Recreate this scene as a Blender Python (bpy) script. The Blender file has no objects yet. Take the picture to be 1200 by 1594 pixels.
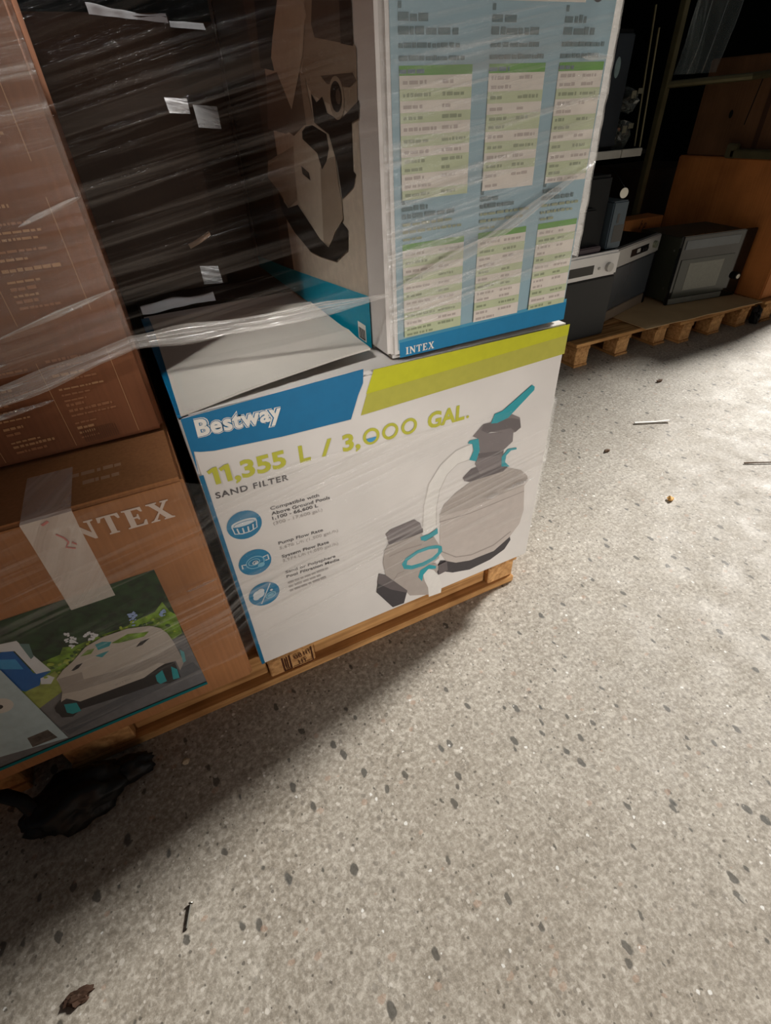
import bpy, bmesh, math, random
from mathutils import Vector, Matrix, noise
R = random.Random(7)
C = bpy.context.scene.collection
S = bpy.context.scene

# ------------------------------------------------------------------ camera
cam = bpy.data.cameras.new('camera')
cam.sensor_fit = 'HORIZONTAL'; cam.sensor_width = 36.0
cam.lens = 776.2507 * 36.0 / 1200.0
cam.clip_start = 0.02; cam.clip_end = 60
co = bpy.data.objects.new('camera', cam); C.objects.link(co)
_r = Vector((0.89307, -0.44794, -0.04214)); _u = Vector((0.31060, 0.54605, 0.77805)); _f = Vector((0.32551, 0.70794, -0.62679))
co.matrix_world = Matrix(((_r.x, _u.x, -_f.x, -0.01024), (_r.y, _u.y, -_f.y, -0.76195), (_r.z, _u.z, -_f.z, 1.13214), (0, 0, 0, 1)))
S.camera = co

# ------------------------------------------------------------------ light
S.view_settings.view_transform = 'Standard'; S.view_settings.look = 'None'
S.view_settings.gamma = 1.0; S.view_settings.use_curve_mapping = False
S.view_settings.exposure = -0.22
wd = bpy.data.worlds.new('hall_air'); S.world = wd; wd.use_nodes = True
bg = wd.node_tree.nodes['Background']; bg.inputs[0].default_value = (0.80, 0.86, 0.90, 1); bg.inputs[1].default_value = 0.06
def area(name, loc, target, sx, sy, power, col=(1, .96, .90)):
    l = bpy.data.lights.new(name, 'AREA'); l.shape = 'RECTANGLE'; l.size = sx; l.size_y = sy; l.energy = power; l.color = col
    o = bpy.data.objects.new(name, l); C.objects.link(o); o.location = loc
    o.rotation_euler = (Vector(target) - Vector(loc)).to_track_quat('-Z', 'Y').to_euler()
    return o
area('roof_lamp_right', (15.5, 4.1, 9.9), (.8, -.2, 0), 2.5, 2.5, 7700, (1, .97, .92))
ld_ = area('loading_door_behind_viewer', (1.1, -5.0, .75), (.6, 0, .12), 2.2, 1.2, 11.5, (1, .97, .94)); ld_.data.spread = math.radians(42)
rl_ = area('flap_beam', (-2.3, -1.6, 4.4), (.22, .14, .80), .25, .25, .62, (1, .97, .93)); rl_.data.spread = math.radians(9)  # narrow beam added to brighten the loose flap and the tall carton's left face

# ------------------------------------------------------------------ materials
def lin(c):
    c = c / 255.0
    return c / 12.92 if c <= 0.04045 else ((c + 0.055) / 1.055) ** 2.4
def rgb(r, g, b): return (lin(r), lin(g), lin(b), 1.0)
MATS = {}
def flat(name, col, rough=0.6, metal=0.0, spec=0.4, var=0.0, scale=30.0, bump=0.0, stretch=(1, 1, 1)):
    """procedural material: a base colour with a little noise of its own, optional fine relief"""
    if name in MATS: return MATS[name]
    m = bpy.data.materials.new(name); m.use_nodes = True; nt = m.node_tree; N = nt.nodes; L = nt.links
    p = N['Principled BSDF']; p.inputs['Roughness'].default_value = rough; p.inputs['Metallic'].default_value = metal
    p.inputs['Specular IOR Level'].default_value = spec; p.inputs['Base Color'].default_value = col
    if var or bump:
        tc = N.new('ShaderNodeTexCoord'); mp = N.new('ShaderNodeMapping'); mp.inputs['Scale'].default_value = stretch
        L.new(tc.outputs['Object'], mp.inputs[0])
        nz = N.new('ShaderNodeTexNoise'); nz.inputs['Scale'].default_value = scale; nz.inputs['Detail'].default_value = 5
        L.new(mp.outputs[0], nz.inputs[0])
        if var:
            rp = N.new('ShaderNodeValToRGB')
            rp.color_ramp.elements[0].position = 0.3; rp.color_ramp.elements[1].position = 0.7
            a = tuple(max(0, c * (1 - var)) for c in col[:3]) + (1,); b = tuple(min(1, c * (1 + var)) for c in col[:3]) + (1,)
            rp.color_ramp.elements[0].color = a; rp.color_ramp.elements[1].color = b
            L.new(nz.outputs[0], rp.inputs[0]); L.new(rp.outputs[0], p.inputs['Base Color'])
        if bump:
            bp = N.new('ShaderNodeBump'); bp.inputs['Strength'].default_value = bump; bp.inputs['Distance'].default_value = 0.003
            L.new(nz.outputs[0], bp.inputs['Height']); L.new(bp.outputs[0], p.inputs['Normal'])
    MATS[name] = m
    return m
def ink(r, g, b, var=0.04):
    return flat('ink_%d_%d_%d' % (r, g, b), rgb(r, g, b), 0.45, 0, 0.35, var, 60)

def concrete():
    m = bpy.data.materials.new('worn_concrete'); m.use_nodes = True; nt = m.node_tree; N = nt.nodes; L = nt.links
    p = N['Principled BSDF']; p.inputs['Specular IOR Level'].default_value = 0.3
    tc = N.new('ShaderNodeTexCoord')
    def nz(scale, detail, rough=0.6, dist=0.0):
        n = N.new('ShaderNodeTexNoise'); n.inputs['Scale'].default_value = scale; n.inputs['Detail'].default_value = detail
        n.inputs['Roughness'].default_value = rough; n.inputs['Distortion'].default_value = dist
        L.new(tc.outputs['Object'], n.inputs[0]); return n.outputs[0]
    def ramp(src, stops):
        r = N.new('ShaderNodeValToRGB'); e = r.color_ramp.elements
        while len(e) < len(stops): e.new(0.5)
        for k, (pos, c) in enumerate(stops): e[k].position = pos; e[k].color = c
        L.new(src, r.inputs[0]); return r.outputs[0]
    def mix(fac, a, b, mode='MIX'):
        x = N.new('ShaderNodeMix'); x.data_type = 'RGBA'; x.blend_type = mode
        for sock, v in ((x.inputs[0], fac), (x.inputs[6], a), (x.inputs[7], b)):
            if hasattr(v, 'is_linked'): L.new(v, sock)
            else: sock.default_value = v
        return x.outputs[2]
    def math_(op, a, b):
        x = N.new('ShaderNodeMath'); x.operation = op
        for sock, v in ((x.inputs[0], a), (x.inputs[1], b)):
            if hasattr(v, 'is_linked'): L.new(v, sock)
            else: sock.default_value = v
        return x.outputs[0]
    w1 = (1, 1, 1, 1); k0 = (0, 0, 0, 1)
    base = ramp(nz(2.3, 6, .65, .4), [(.30, rgb(132, 124, 111)), (.5, rgb(160, 152, 139)), (.72, rgb(184, 177, 165))])
    mid = ramp(nz(17, 6, .7), [(.34, rgb(122, 114, 101)), (.52, rgb(162, 154, 141)), (.68, rgb(196, 189, 177))])
    col = mix(.5, base, mid)
    fine = ramp(nz(95, 4, .75), [(.34, rgb(100, 92, 81)), (.5, rgb(160, 152, 140)), (.66, rgb(218, 211, 200))])
    patch = ramp(nz(5.5, 5, .6, .6), [(.40, rgb(140, 132, 119)), (.62, rgb(186, 180, 168))])
    col = mix(.35, col, patch)
    col = mix(.50, col, fine)
    fleck = ramp(nz(48, 3, .6, .4), [(.56, k0), (.66, w1)])
    col = mix(math_('MULTIPLY', fleck, .35), col, rgb(212, 205, 193))
    fleck2 = ramp(nz(60, 3, .6, .4), [(.60, k0), (.68, w1)])
    col = mix(math_('MULTIPLY', fleck2, .40), col, rgb(116, 108, 96))
    def pebbles(scale, keep, size, colr, amount, seed, stretch=(1, 1, 1)):
        nonlocal col
        mp = N.new('ShaderNodeMapping'); mp.inputs['Location'].default_value = (seed, seed * 1.7, 0); mp.inputs['Scale'].default_value = stretch
        mp.inputs['Rotation'].default_value = (0, 0, seed)
        # wobble the cell edges so the stones are not round
        nv = N.new('ShaderNodeTexNoise'); nv.inputs['Scale'].default_value = scale * 1.3; nv.inputs['Detail'].default_value = 2
        L.new(tc.outputs['Object'], nv.inputs[0])
        vm = N.new('ShaderNodeVectorMath'); vm.operation = 'MULTIPLY_ADD'
        L.new(nv.outputs[1], vm.inputs[0]); vm.inputs[1].default_value = (.5 / scale, .5 / scale, 0); L.new(tc.outputs['Object'], vm.inputs[2])
        L.new(vm.outputs[0], mp.inputs[0])
        v = N.new('ShaderNodeTexVoronoi'); v.voronoi_dimensions = '2D'; v.inputs['Scale'].default_value = scale; L.new(mp.outputs[0], v.inputs[0])
        sep = N.new('ShaderNodeSeparateColor'); L.new(v.outputs['Color'], sep.inputs[0])
        pick = math_('GREATER_THAN', sep.outputs[0], 1 - keep)
        rad = math_('MULTIPLY', sep.outputs[1], size)
        inside = math_('SUBTRACT', rad, v.outputs['Distance'])
        soft = N.new('ShaderNodeMapRange'); soft.inputs[1].default_value = 0.0; soft.inputs[2].default_value = 0.09; L.new(inside, soft.inputs[0])
        f = math_('MULTIPLY', math_('MULTIPLY', pick, soft.outputs[0]), amount)
        col = mix(f, col, colr)
    pebbles(75, .26, .42, rgb(98, 93, 86), .38, 1.3, (1, .75, 1))
    pebbles(46, .13, .38, rgb(62, 62, 59), .80, 4.1, (1, .6, 1))
    pebbles(110, .30, .50, rgb(116, 109, 99), .40, 8.8)
    pebbles(58, .07, .42, rgb(172, 138, 116), .40, 6.2, (.8, 1, 1))
    pebbles(64, .08, .45, rgb(202, 196, 184), .45, 9.5)
    pebbles(80, .022, .34, rgb(232, 231, 226), .85, 2.7)
    pebbles(115, .07, .40, rgb(78, 74, 68), .75, 14.3)
    pebbles(95, .06, .45, rgb(222, 216, 206), .55, 17.7)
    pebbles(30, .035, .27, rgb(54, 57, 58), .80, 11.9, (1, .6, 1))
    dirt = ramp(nz(.9, 4, .6, .8), [(.42, k0), (.70, w1)])
    col = mix(math_('MULTIPLY', dirt, .22), col, rgb(118, 104, 84))
    # dark smear on the concrete, near the left front
    L.new(col, p.inputs['Base Color'])
    rr = ramp(nz(9, 4), [(.3, (.50,) * 3 + (1,)), (.7, (.72,) * 3 + (1,))]); L.new(rr, p.inputs['Roughness'])
    bp = N.new('ShaderNodeBump'); bp.inputs['Strength'].default_value = .35; bp.inputs['Distance'].default_value = .002
    L.new(nz(140, 4, .7), bp.inputs['Height']); L.new(bp.outputs[0], p.inputs['Normal'])
    return m

def board_mat(name, c, var=.25, seed=0):
    """cardboard: faint vertical flutes and blotches"""
    m = bpy.data.materials.new(name); m.use_nodes = True; nt = m.node_tree; N = nt.nodes; L = nt.links
    p = N['Principled BSDF']; p.inputs['Roughness'].default_value = .75; p.inputs['Specular IOR Level'].default_value = .25
    tc = N.new('ShaderNodeTexCoord'); n1 = N.new('ShaderNodeTexNoise'); n1.inputs['Scale'].default_value = 5; n1.inputs['Detail'].default_value = 6
    L.new(tc.outputs['Object'], n1.inputs[0])
    mp = N.new('ShaderNodeMapping'); mp.inputs['Scale'].default_value = (160, 160, 2); L.new(tc.outputs['Object'], mp.inputs[0])
    n2 = N.new('ShaderNodeTexNoise'); n2.inputs['Scale'].default_value = 1; n2.inputs['Detail'].default_value = 2; L.new(mp.outputs[0], n2.inputs[0])
    ad = N.new('ShaderNodeMath'); ad.operation = 'MULTIPLY_ADD'; L.new(n2.outputs[0], ad.inputs[0]); ad.inputs[1].default_value = .35; L.new(n1.outputs[0], ad.inputs[2])
    rp = N.new('ShaderNodeValToRGB'); e = rp.color_ramp.elements; e[0].position = .45; e[1].position = .85
    e[0].color = tuple(x * (1 - var) for x in c[:3]) + (1,); e[1].color = tuple(min(1, x * (1 + var)) for x in c[:3]) + (1,)
    L.new(ad.outputs[0], rp.inputs[0]); L.new(rp.outputs[0], p.inputs['Base Color'])
    return m

def wood_mat(name, c1, c2, axis):
    m = bpy.data.materials.new(name); m.use_nodes = True; nt = m.node_tree; N = nt.nodes; L = nt.links
    p = N['Principled BSDF']; p.inputs['Roughness'].default_value = .8; p.inputs['Specular IOR Level'].default_value = .2
    tc = N.new('ShaderNodeTexCoord'); mp = N.new('ShaderNodeMapping')
    mp.inputs['Scale'].default_value = {'x': (2.5, 60, 60), 'y': (60, 2.5, 60), 'z': (60, 60, 60)}[axis]
    L.new(tc.outputs['Object'], mp.inputs[0])
    n1 = N.new('ShaderNodeTexNoise'); n1.inputs['Scale'].default_value = 1; n1.inputs['Detail'].default_value = 5; n1.inputs['Distortion'].default_value = .6
    L.new(mp.outputs[0], n1.inputs[0])
    n2 = N.new('ShaderNodeTexNoise'); n2.inputs['Scale'].default_value = 9; n2.inputs['Detail'].default_value = 3; L.new(tc.outputs['Object'], n2.inputs[0])
    mx = N.new('ShaderNodeMath'); mx.operation = 'MULTIPLY_ADD'; L.new(n2.outputs[0], mx.inputs[0]); mx.inputs[1].default_value = .6; L.new(n1.outputs[0], mx.inputs[2])
    rp = N.new('ShaderNodeValToRGB'); e = rp.color_ramp.elements; e[0].position = .55; e[1].position = 1.0; e[0].color = c1; e[1].color = c2
    L.new(mx.outputs[0], rp.inputs[0]); L.new(rp.outputs[0], p.inputs['Base Color'])
    bp = N.new('ShaderNodeBump'); bp.inputs['Strength'].default_value = .4; bp.inputs['Distance'].default_value = .002
    L.new(n1.outputs[0], bp.inputs['Height']); L.new(bp.outputs[0], p.inputs['Normal'])
    return m

def film_mat(name, base, amount, rough=.16, rot=0.1, sx=1.6, sy=55.0, tint=(.86, .84, .80, 1)):
    """clear stretch film: see-through sheet with hazy stretch lines and gloss"""
    m = bpy.data.materials.new(name); m.use_nodes = True; nt = m.node_tree; N = nt.nodes; L = nt.links
    for n in list(N): N.remove(n)
    out = N.new('ShaderNodeOutputMaterial')
    uv = N.new('ShaderNodeTexCoord'); mp = N.new('ShaderNodeMapping'); mp.inputs['Rotation'].default_value = (0, 0, rot); L.new(uv.outputs['UV'], mp.inputs[0])
    m2 = N.new('ShaderNodeMapping'); m2.inputs['Scale'].default_value = (sx, sy, 1); L.new(mp.outputs[0], m2.inputs[0])
    n1 = N.new('ShaderNodeTexNoise'); n1.noise_dimensions = '2D'; n1.inputs['Scale'].default_value = 1; n1.inputs['Detail'].default_value = 7; n1.inputs['Roughness'].default_value = .62; n1.inputs['Distortion'].default_value = .7
    L.new(m2.outputs[0], n1.inputs[0])
    m3 = N.new('ShaderNodeMapping'); m3.inputs['Scale'].default_value = (2.2, 7, 1); L.new(mp.outputs[0], m3.inputs[0])
    n2 = N.new('ShaderNodeTexNoise'); n2.noise_dimensions = '2D'; n2.inputs['Scale'].default_value = 1; n2.inputs['Detail'].default_value = 2; L.new(m3.outputs[0], n2.inputs[0])
    r1 = N.new('ShaderNodeValToRGB'); r1.color_ramp.elements[0].position = .46; r1.color_ramp.elements[1].position = .78; L.new(n1.outputs[0], r1.inputs[0])
    r2 = N.new('ShaderNodeValToRGB'); r2.color_ramp.elements[0].position = .36; r2.color_ramp.elements[1].position = .66; L.new(n2.outputs[0], r2.inputs[0])
    mu = N.new('ShaderNodeMath'); mu.operation = 'MULTIPLY'; L.new(r1.outputs[0], mu.inputs[0]); L.new(r2.outputs[0], mu.inputs[1])
    fa = N.new('ShaderNodeMath'); fa.operation = 'MULTIPLY_ADD'; fa.use_clamp = True; L.new(mu.outputs[0], fa.inputs[0]); fa.inputs[1].default_value = amount; fa.inputs[2].default_value = base
    bp = N.new('ShaderNodeBump'); bp.inputs['Strength'].default_value = .6; bp.inputs['Distance'].default_value = .004; L.new(n1.outputs[0], bp.inputs['Height'])
    tr = N.new('ShaderNodeBsdfTransparent'); df = N.new('ShaderNodeBsdfDiffuse'); df.inputs[0].default_value = tint
    gl = N.new('ShaderNodeBsdfGlossy'); gl.inputs['Roughness'].default_value = rough; gl.inputs[0].default_value = (1, 1, 1, 1)
    L.new(bp.outputs[0], gl.inputs['Normal'])
    s1 = N.new('ShaderNodeMixShader'); L.new(fa.outputs[0], s1.inputs[0]); L.new(tr.outputs[0], s1.inputs[1]); L.new(df.outputs[0], s1.inputs[2])
    lw = N.new('ShaderNodeFresnel'); lw.inputs[0].default_value = 1.4; L.new(bp.outputs[0], lw.inputs['Normal'])
    ad = N.new('ShaderNodeMath'); ad.operation = 'MULTIPLY_ADD'; ad.use_clamp = True; L.new(lw.outputs[0], ad.inputs[0]); ad.inputs[1].default_value = .8
    L.new(fa.outputs[0], ad.inputs[2]); 
    sc = N.new('ShaderNodeMath'); sc.operation = 'MULTIPLY'; L.new(ad.outputs[0], sc.inputs[0]); sc.inputs[1].default_value = .34
    s2 = N.new('ShaderNodeMixShader'); L.new(sc.outputs[0], s2.inputs[0]); L.new(s1.outputs[0], s2.inputs[1]); L.new(gl.outputs[0], s2.inputs[2])
    L.new(s2.outputs[0], out.inputs[0])
    return m

# ------------------------------------------------------------------ builders
def wloc(o):
    v = Vector(o.location)
    while o.parent: o = o.parent; v += Vector(o.location)
    return v
def ob(name, verts, faces, mats, parent=None, local=False, mi=None, smooth=False, uv=None):
    me = bpy.data.meshes.new(name)
    off = Vector((0, 0, 0)) if (local or parent is None) else wloc(parent)
    me.from_pydata([tuple(Vector(v) - off) for v in verts], [], faces)
    for m in (mats if isinstance(mats, (list, tuple)) else [mats]): me.materials.append(m)
    if mi: me.polygons.foreach_set('material_index', mi)
    if smooth: me.polygons.foreach_set('use_smooth', [True] * len(me.polygons))
    if uv:
        l = me.uv_layers.new(name='UVMap')
        for p in me.polygons:
            for li in p.loop_indices: l.data[li].uv = uv[me.loops[li].vertex_index]
    me.update()
    o = bpy.data.objects.new(name, me); C.objects.link(o)
    if parent: o.parent = parent
    return o
def thing(name, label, cat, loc=(0, 0, 0), rz=0.0, group=None):
    o = bpy.data.objects.new(name, None); o.empty_display_size = .05; C.objects.link(o); o.location = loc; o.rotation_euler = (0, 0, rz)
    o['label'] = label; o['category'] = cat
    if group: o['group'] = group
    return o
def tag(o, label, cat, group=None):
    o['label'] = label; o['category'] = cat
    if group: o['group'] = group
    return o
def boxgeo(x0, x1, y0, y1, z0, z1, bev=.003, seg=2):
    bm = bmesh.new(); bmesh.ops.create_cube(bm, size=1)
    for v in bm.verts: v.co = Vector(((x0 + x1) / 2 + v.co.x * (x1 - x0), (y0 + y1) / 2 + v.co.y * (y1 - y0), (z0 + z1) / 2 + v.co.z * (z1 - z0)))
    if bev: bmesh.ops.bevel(bm, geom=bm.edges[:], offset=bev, segments=seg, affect='EDGES')
    bm.verts.index_update()
    vs = [tuple(v.co) for v in bm.verts]; fs = [[v.index for v in f.verts] for f in bm.faces]; bm.free()
    return vs, fs
def join(*gs):
    V, F = [], []
    for vs, fs in gs:
        n = len(V); V += vs; F += [[i + n for i in f] for f in fs]
    return V, F
def box(name, x0, x1, y0, y1, z0, z1, mat, parent=None, bev=.003, local=False, seg=2):
    vs, fs = boxgeo(x0, x1, y0, y1, z0, z1, bev, seg)
    return ob(name, vs, fs, mat, parent, local)
def tube(pts, rad, n=8, closed_ends=True, flat_=1.0):
    pts = [Vector(p) for p in pts]; V, F = [], []
    for i, p in enumerate(pts):
        t = (pts[min(i + 1, len(pts) - 1)] - pts[max(i - 1, 0)]).normalized()
        a = t.cross(Vector((0, 0, 1))); a = a if a.length > .01 else t.cross(Vector((0, 1, 0))); a.normalize(); b = a.cross(t).normalized()
        r = rad[i] if isinstance(rad, (list, tuple)) else rad
        for k in range(n):
            th = 2 * math.pi * k / n; V.append(tuple(p + a * math.cos(th) * r + b * math.sin(th) * r * flat_))
    for i in range(len(pts) - 1):
        for k in range(n): F.append([i * n + k, i * n + (k + 1) % n, (i + 1) * n + (k + 1) % n, (i + 1) * n + k])
    if closed_ends: F.append(list(range(n - 1, -1, -1))); F.append([(len(pts) - 1) * n + k for k in range(n)])
    return V, F
def lump(cx, cy, cz, rx, ry, rz, seed, amp=.25, freq=3.0, sub=3, floor=None):
    bm = bmesh.new(); bmesh.ops.create_icosphere(bm, subdivisions=sub, radius=1)
    for v in bm.verts:
        k = 1 + amp * noise.noise(v.co * freq + Vector((seed, seed, 0))) + amp * .5 * noise.noise(v.co * freq * 2.7 + Vector((0, seed, seed)))
        v.co = Vector((cx + v.co.x * k * rx, cy + v.co.y * k * ry, cz + v.co.z * k * rz))
        if floor is not None and v.co.z < floor: v.co.z = floor
    bm.verts.index_update()
    vs = [tuple(v.co) for v in bm.verts]; fs = [[v.index for v in f.verts] for f in bm.faces]; bm.free(); return vs, fs

# ---- flat print on a face: polygons and lettering laid one over the other
FR = {  # face frames: (u, v, d) -> world, d pointing out of the face
    'B': lambda u, v, d: (u, 0.0 - d, v), 'T': lambda u, v, d: (u, 0.01 - d, v), 'C': lambda u, v, d: (u, -0.015 - d, v),
    'U': lambda u, v, d: (u, 0.16 - d, v), 'L': lambda u, v, d: (0.37 - d, u, v), 'D': lambda u, v, d: (u, 0.75 - d, v)}
def decal(name, parent, frame, items, base=0, local=False):
    fr = FR[frame] if isinstance(frame, str) else frame
    V, F, MI, ML = [], [], [], []
    for k, it in enumerate(items):
        m = it[0]; d = .0007 + .0001 * base + min(.00022, .0025 / len(items)) * k
        if m not in ML: ML.append(m)
        polys = [it[1]] if not isinstance(it[1], tuple) else None
        if polys:
            n = len(V); P = it[1]; V += [fr(u, v, d) for u, v in P]
            ar = sum(P[i][0] * P[(i + 1) % len(P)][1] - P[(i + 1) % len(P)][0] * P[i][1] for i in range(len(P)))
            idx = list(range(n, n + len(P)))
            if (ar < 0) != (frame == 'L'): idx.reverse()
            F.append(idx); MI.append(ML.index(m))
        else:
            vs, fs = it[1]; n = len(V); V += [fr(u, v, d) for u, v in vs]
            for f in fs: F.append([i + n for i in f]); MI.append(ML.index(m))
    return ob(name, V, F, ML, parent, local, MI)
def rect(u0, v0, u1, v1): return [(u0, v0), (u1, v0), (u1, v1), (u0, v1)]
def disc(u, v, ru, rv=None, n=28, a=0.0, t0=0, t1=2 * math.pi):
    rv = rv or ru; out = []
    for i in range(n):
        t = t0 + (t1 - t0) * i / (n if abs(t1 - t0 - 2 * math.pi) < 1e-6 else n - 1)
        x, y = ru * math.cos(t), rv * math.sin(t); out.append((u + x * math.cos(a) - y * math.sin(a), v + x * math.sin(a) + y * math.cos(a)))
    return out
def ring(u, v, ru, rv, w, n=28, a=0.0, t0=0, t1=2 * math.pi):
    o = disc(u, v, ru, rv, n, a, t0, t1); i = disc(u, v, ru - w, rv - w, n, a, t0, t1); fs = []
    full = abs(t1 - t0 - 2 * math.pi) < 1e-6
    for k in range(n if full else n - 1): k2 = (k + 1) % n; fs.append([k, k2, n + k2, n + k])
    return (o + i, fs)
def stroke(pts, w):
    V, F = [], []
    for i, (x, y) in enumerate(pts):
        ax, ay = pts[max(i - 1, 0)]; bx, by = pts[min(i + 1, len(pts) - 1)]
        dx, dy = bx - ax, by - ay; l = math.hypot(dx, dy) or 1; nx, ny = -dy / l * w / 2, dx / l * w / 2
        V += [(x + nx, y + ny), (x - nx, y - ny)]
        if i: F.append([2 * i - 2, 2 * i - 1, 2 * i + 1, 2 * i])
    return (V, F)
def letters(txt, u0, v0, h, w=None, bold=0.0, skew=0.0, space=1.0, rot=0.0):
    """lettering outline as flat faces; h is the height of a capital, (u0, v0) the start of the baseline"""
    cu = bpy.data.curves.new('lettering', 'FONT'); cu.body = txt; cu.size = 1; cu.resolution_u = 3; cu.offset = bold; cu.space_character = space
    o = bpy.data.objects.new('lettering', cu); C.objects.link(o)
    dg = bpy.context.evaluated_depsgraph_get(); me = bpy.data.meshes.new_from_object(o.evaluated_get(dg))
    vs = [(v.co.x, v.co.y) for v in me.vertices]; fs = [list(p.vertices) for p in me.polygons]
    bpy.data.objects.remove(o); bpy.data.curves.remove(cu); bpy.data.meshes.remove(me)
    x0 = min(v[0] for v in vs); x1 = max(v[0] for v in vs); cap = 0.72
    sy = h / cap; sx = (w / (x1 - x0)) if w else sy
    c, s = math.cos(rot), math.sin(rot)
    out = []
    for x, y in vs:
        X = (x - x0) * sx + y * sy * skew; Y = y * sy; out.append((u0 + X * c - Y * s, v0 + X * s + Y * c))
    return (out, fs)
SERIF = {
 'I': (.46, [(0, 0), (.46, 0), (.46, .06), (.35, .09), (.35, .91), (.46, .94), (.46, 1), (0, 1), (0, .94), (.11, .91), (.11, .09), (0, .06)]),
 'N': (1.0, [(0, 0), (.34, 0), (.34, .06), (.23, .10), (.23, .70), (.78, 0), (.88, 0), (.88, .90), (1, .94), (1, 1), (.66, 1), (.66, .94), (.77, .90), (.77, .36), (.29, 1), (0, 1), (0, .94), (.11, .90), (.11, .10), (0, .06)]),
 'T': (.84, [(.22, 0), (.62, 0), (.62, .06), (.53, .09), (.53, .92), (.68, .90), (.76, .72), (.84, .72), (.82, 1), (.02, 1), (0, .72), (.08, .72), (.16, .90), (.31, .92), (.31, .09), (.22, .06)]),
 'E': (.80, [(0, 0), (.78, 0), (.80, .28), (.73, .28), (.62, .10), (.35, .09), (.35, .46), (.48, .45), (.52, .36), (.57, .36), (.57, .66), (.52, .66), (.48, .55), (.35, .54), (.35, .91), (.60, .90), (.69, .74), (.76, .74), (.74, 1), (0, 1), (0, .94), (.11, .91), (.11, .09), (0, .06)]),
 'X': (.98, [(0, 0), (.36, 0), (.36, .06), (.26, .08), (.44, .38), (.62, .08), (.54, .06), (.54, 0), (.98, 0), (.98, .06), (.88, .09), (.60, .54), (.84, .91), (.94, .94), (.94, 1), (.60, 1), (.60, .94), (.69, .92), (.53, .66), (.38, .92), (.46, .94), (.46, 1), (.04, 1), (.04, .94), (.14, .91), (.42, .48), (.12, .09), (0, .06)])}
def serif(txt, u0, v0, h, w):
    tot = sum(SERIF[c][0] for c in txt) + .12 * (len(txt) - 1); s = w / tot; x = u0; out = []
    for c in txt:
        out.append([(x + px * s, v0 + py * h) for px, py in SERIF[c][1]]); x += (SERIF[c][0] + .12) * s
    return out
def greek(u0, u1, v, h, fill=1.0, rng=None, avg=.012):
    """a line of print too small to read: word-long dashes"""
    rng = rng or R; V, F = [], []; x = u0; end = u0 + (u1 - u0) * fill
    while x < end - .002:
        w = min(avg * rng.uniform(.35, 1.5), end - x); n = len(V); V += rect(x, v, x + w, v + h * rng.uniform(.75, 1.0)); F.append([n, n + 1, n + 2, n + 3]); x += w + avg * rng.uniform(.12, .3)
    return (V, F)

# shared materials
M_brown = board_mat('brown_cardboard', rgb(162, 112, 72)); M_brown2 = board_mat('red_brown_cardboard', rgb(118, 74, 48))
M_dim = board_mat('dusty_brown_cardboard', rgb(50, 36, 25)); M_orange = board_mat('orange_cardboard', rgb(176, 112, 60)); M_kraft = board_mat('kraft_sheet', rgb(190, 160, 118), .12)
M_white = flat('white_lined_board', rgb(216, 211, 205), .5, 0, .35, .05, 8)
M_grey = flat('grey_inner_board', rgb(200, 194, 184), .75, 0, .2, .06, 6)
M_wx = wood_mat('pallet_wood_lengthwise', rgb(132, 90, 50), rgb(202, 154, 98), 'x'); M_wy = wood_mat('pallet_wood_crosswise', rgb(120, 82, 46), rgb(196, 148, 94), 'y'); M_wz = wood_mat('pallet_block_wood', rgb(150, 104, 62), rgb(214, 166, 110), 'z')
M_black = flat('black_plastic', rgb(12, 13, 14), .55, 0, .2, .1, 20)
M_blackglass = flat('black_glass', rgb(12, 13, 14), .08, 0, .6, .1, 5)
M_steel = flat('painted_grey_steel', rgb(120, 122, 116), .4, .6, .5, .1, 20)

# ------------------------------------------------------------------ setting
def struct(o): o['kind'] = 'structure'; return o
M_floor = concrete()
fl = []; nx, ny = 24, 24
struct(ob('floor', [(-4, -5, 0), (10, -5, 0), (10, 4.6, 0), (-4, 4.6, 0), (-4, -5, -.12), (10, -5, -.12), (10, 4.6, -.12), (-4, 4.6, -.12)],
          [[0, 1, 2, 3], [7, 6, 5, 4], [0, 4, 5, 1], [1, 5, 6, 2], [2, 6, 7, 3], [3, 7, 4, 0]], M_floor))
M_wall = flat('dark_sheet_wall', rgb(13, 17, 16), .8, 0, .1, .25, 3, .2)
struct(box('wall_back', -4, 10, 4.6, 4.75, 0, 4.2, M_wall, bev=0))

struct(box('shade_partition', 5.2, 5.3, 1.62, 4.6, 0, 4.2, M_wall, bev=0))  # partition added out of view to keep the right lamp off the back row

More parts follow.
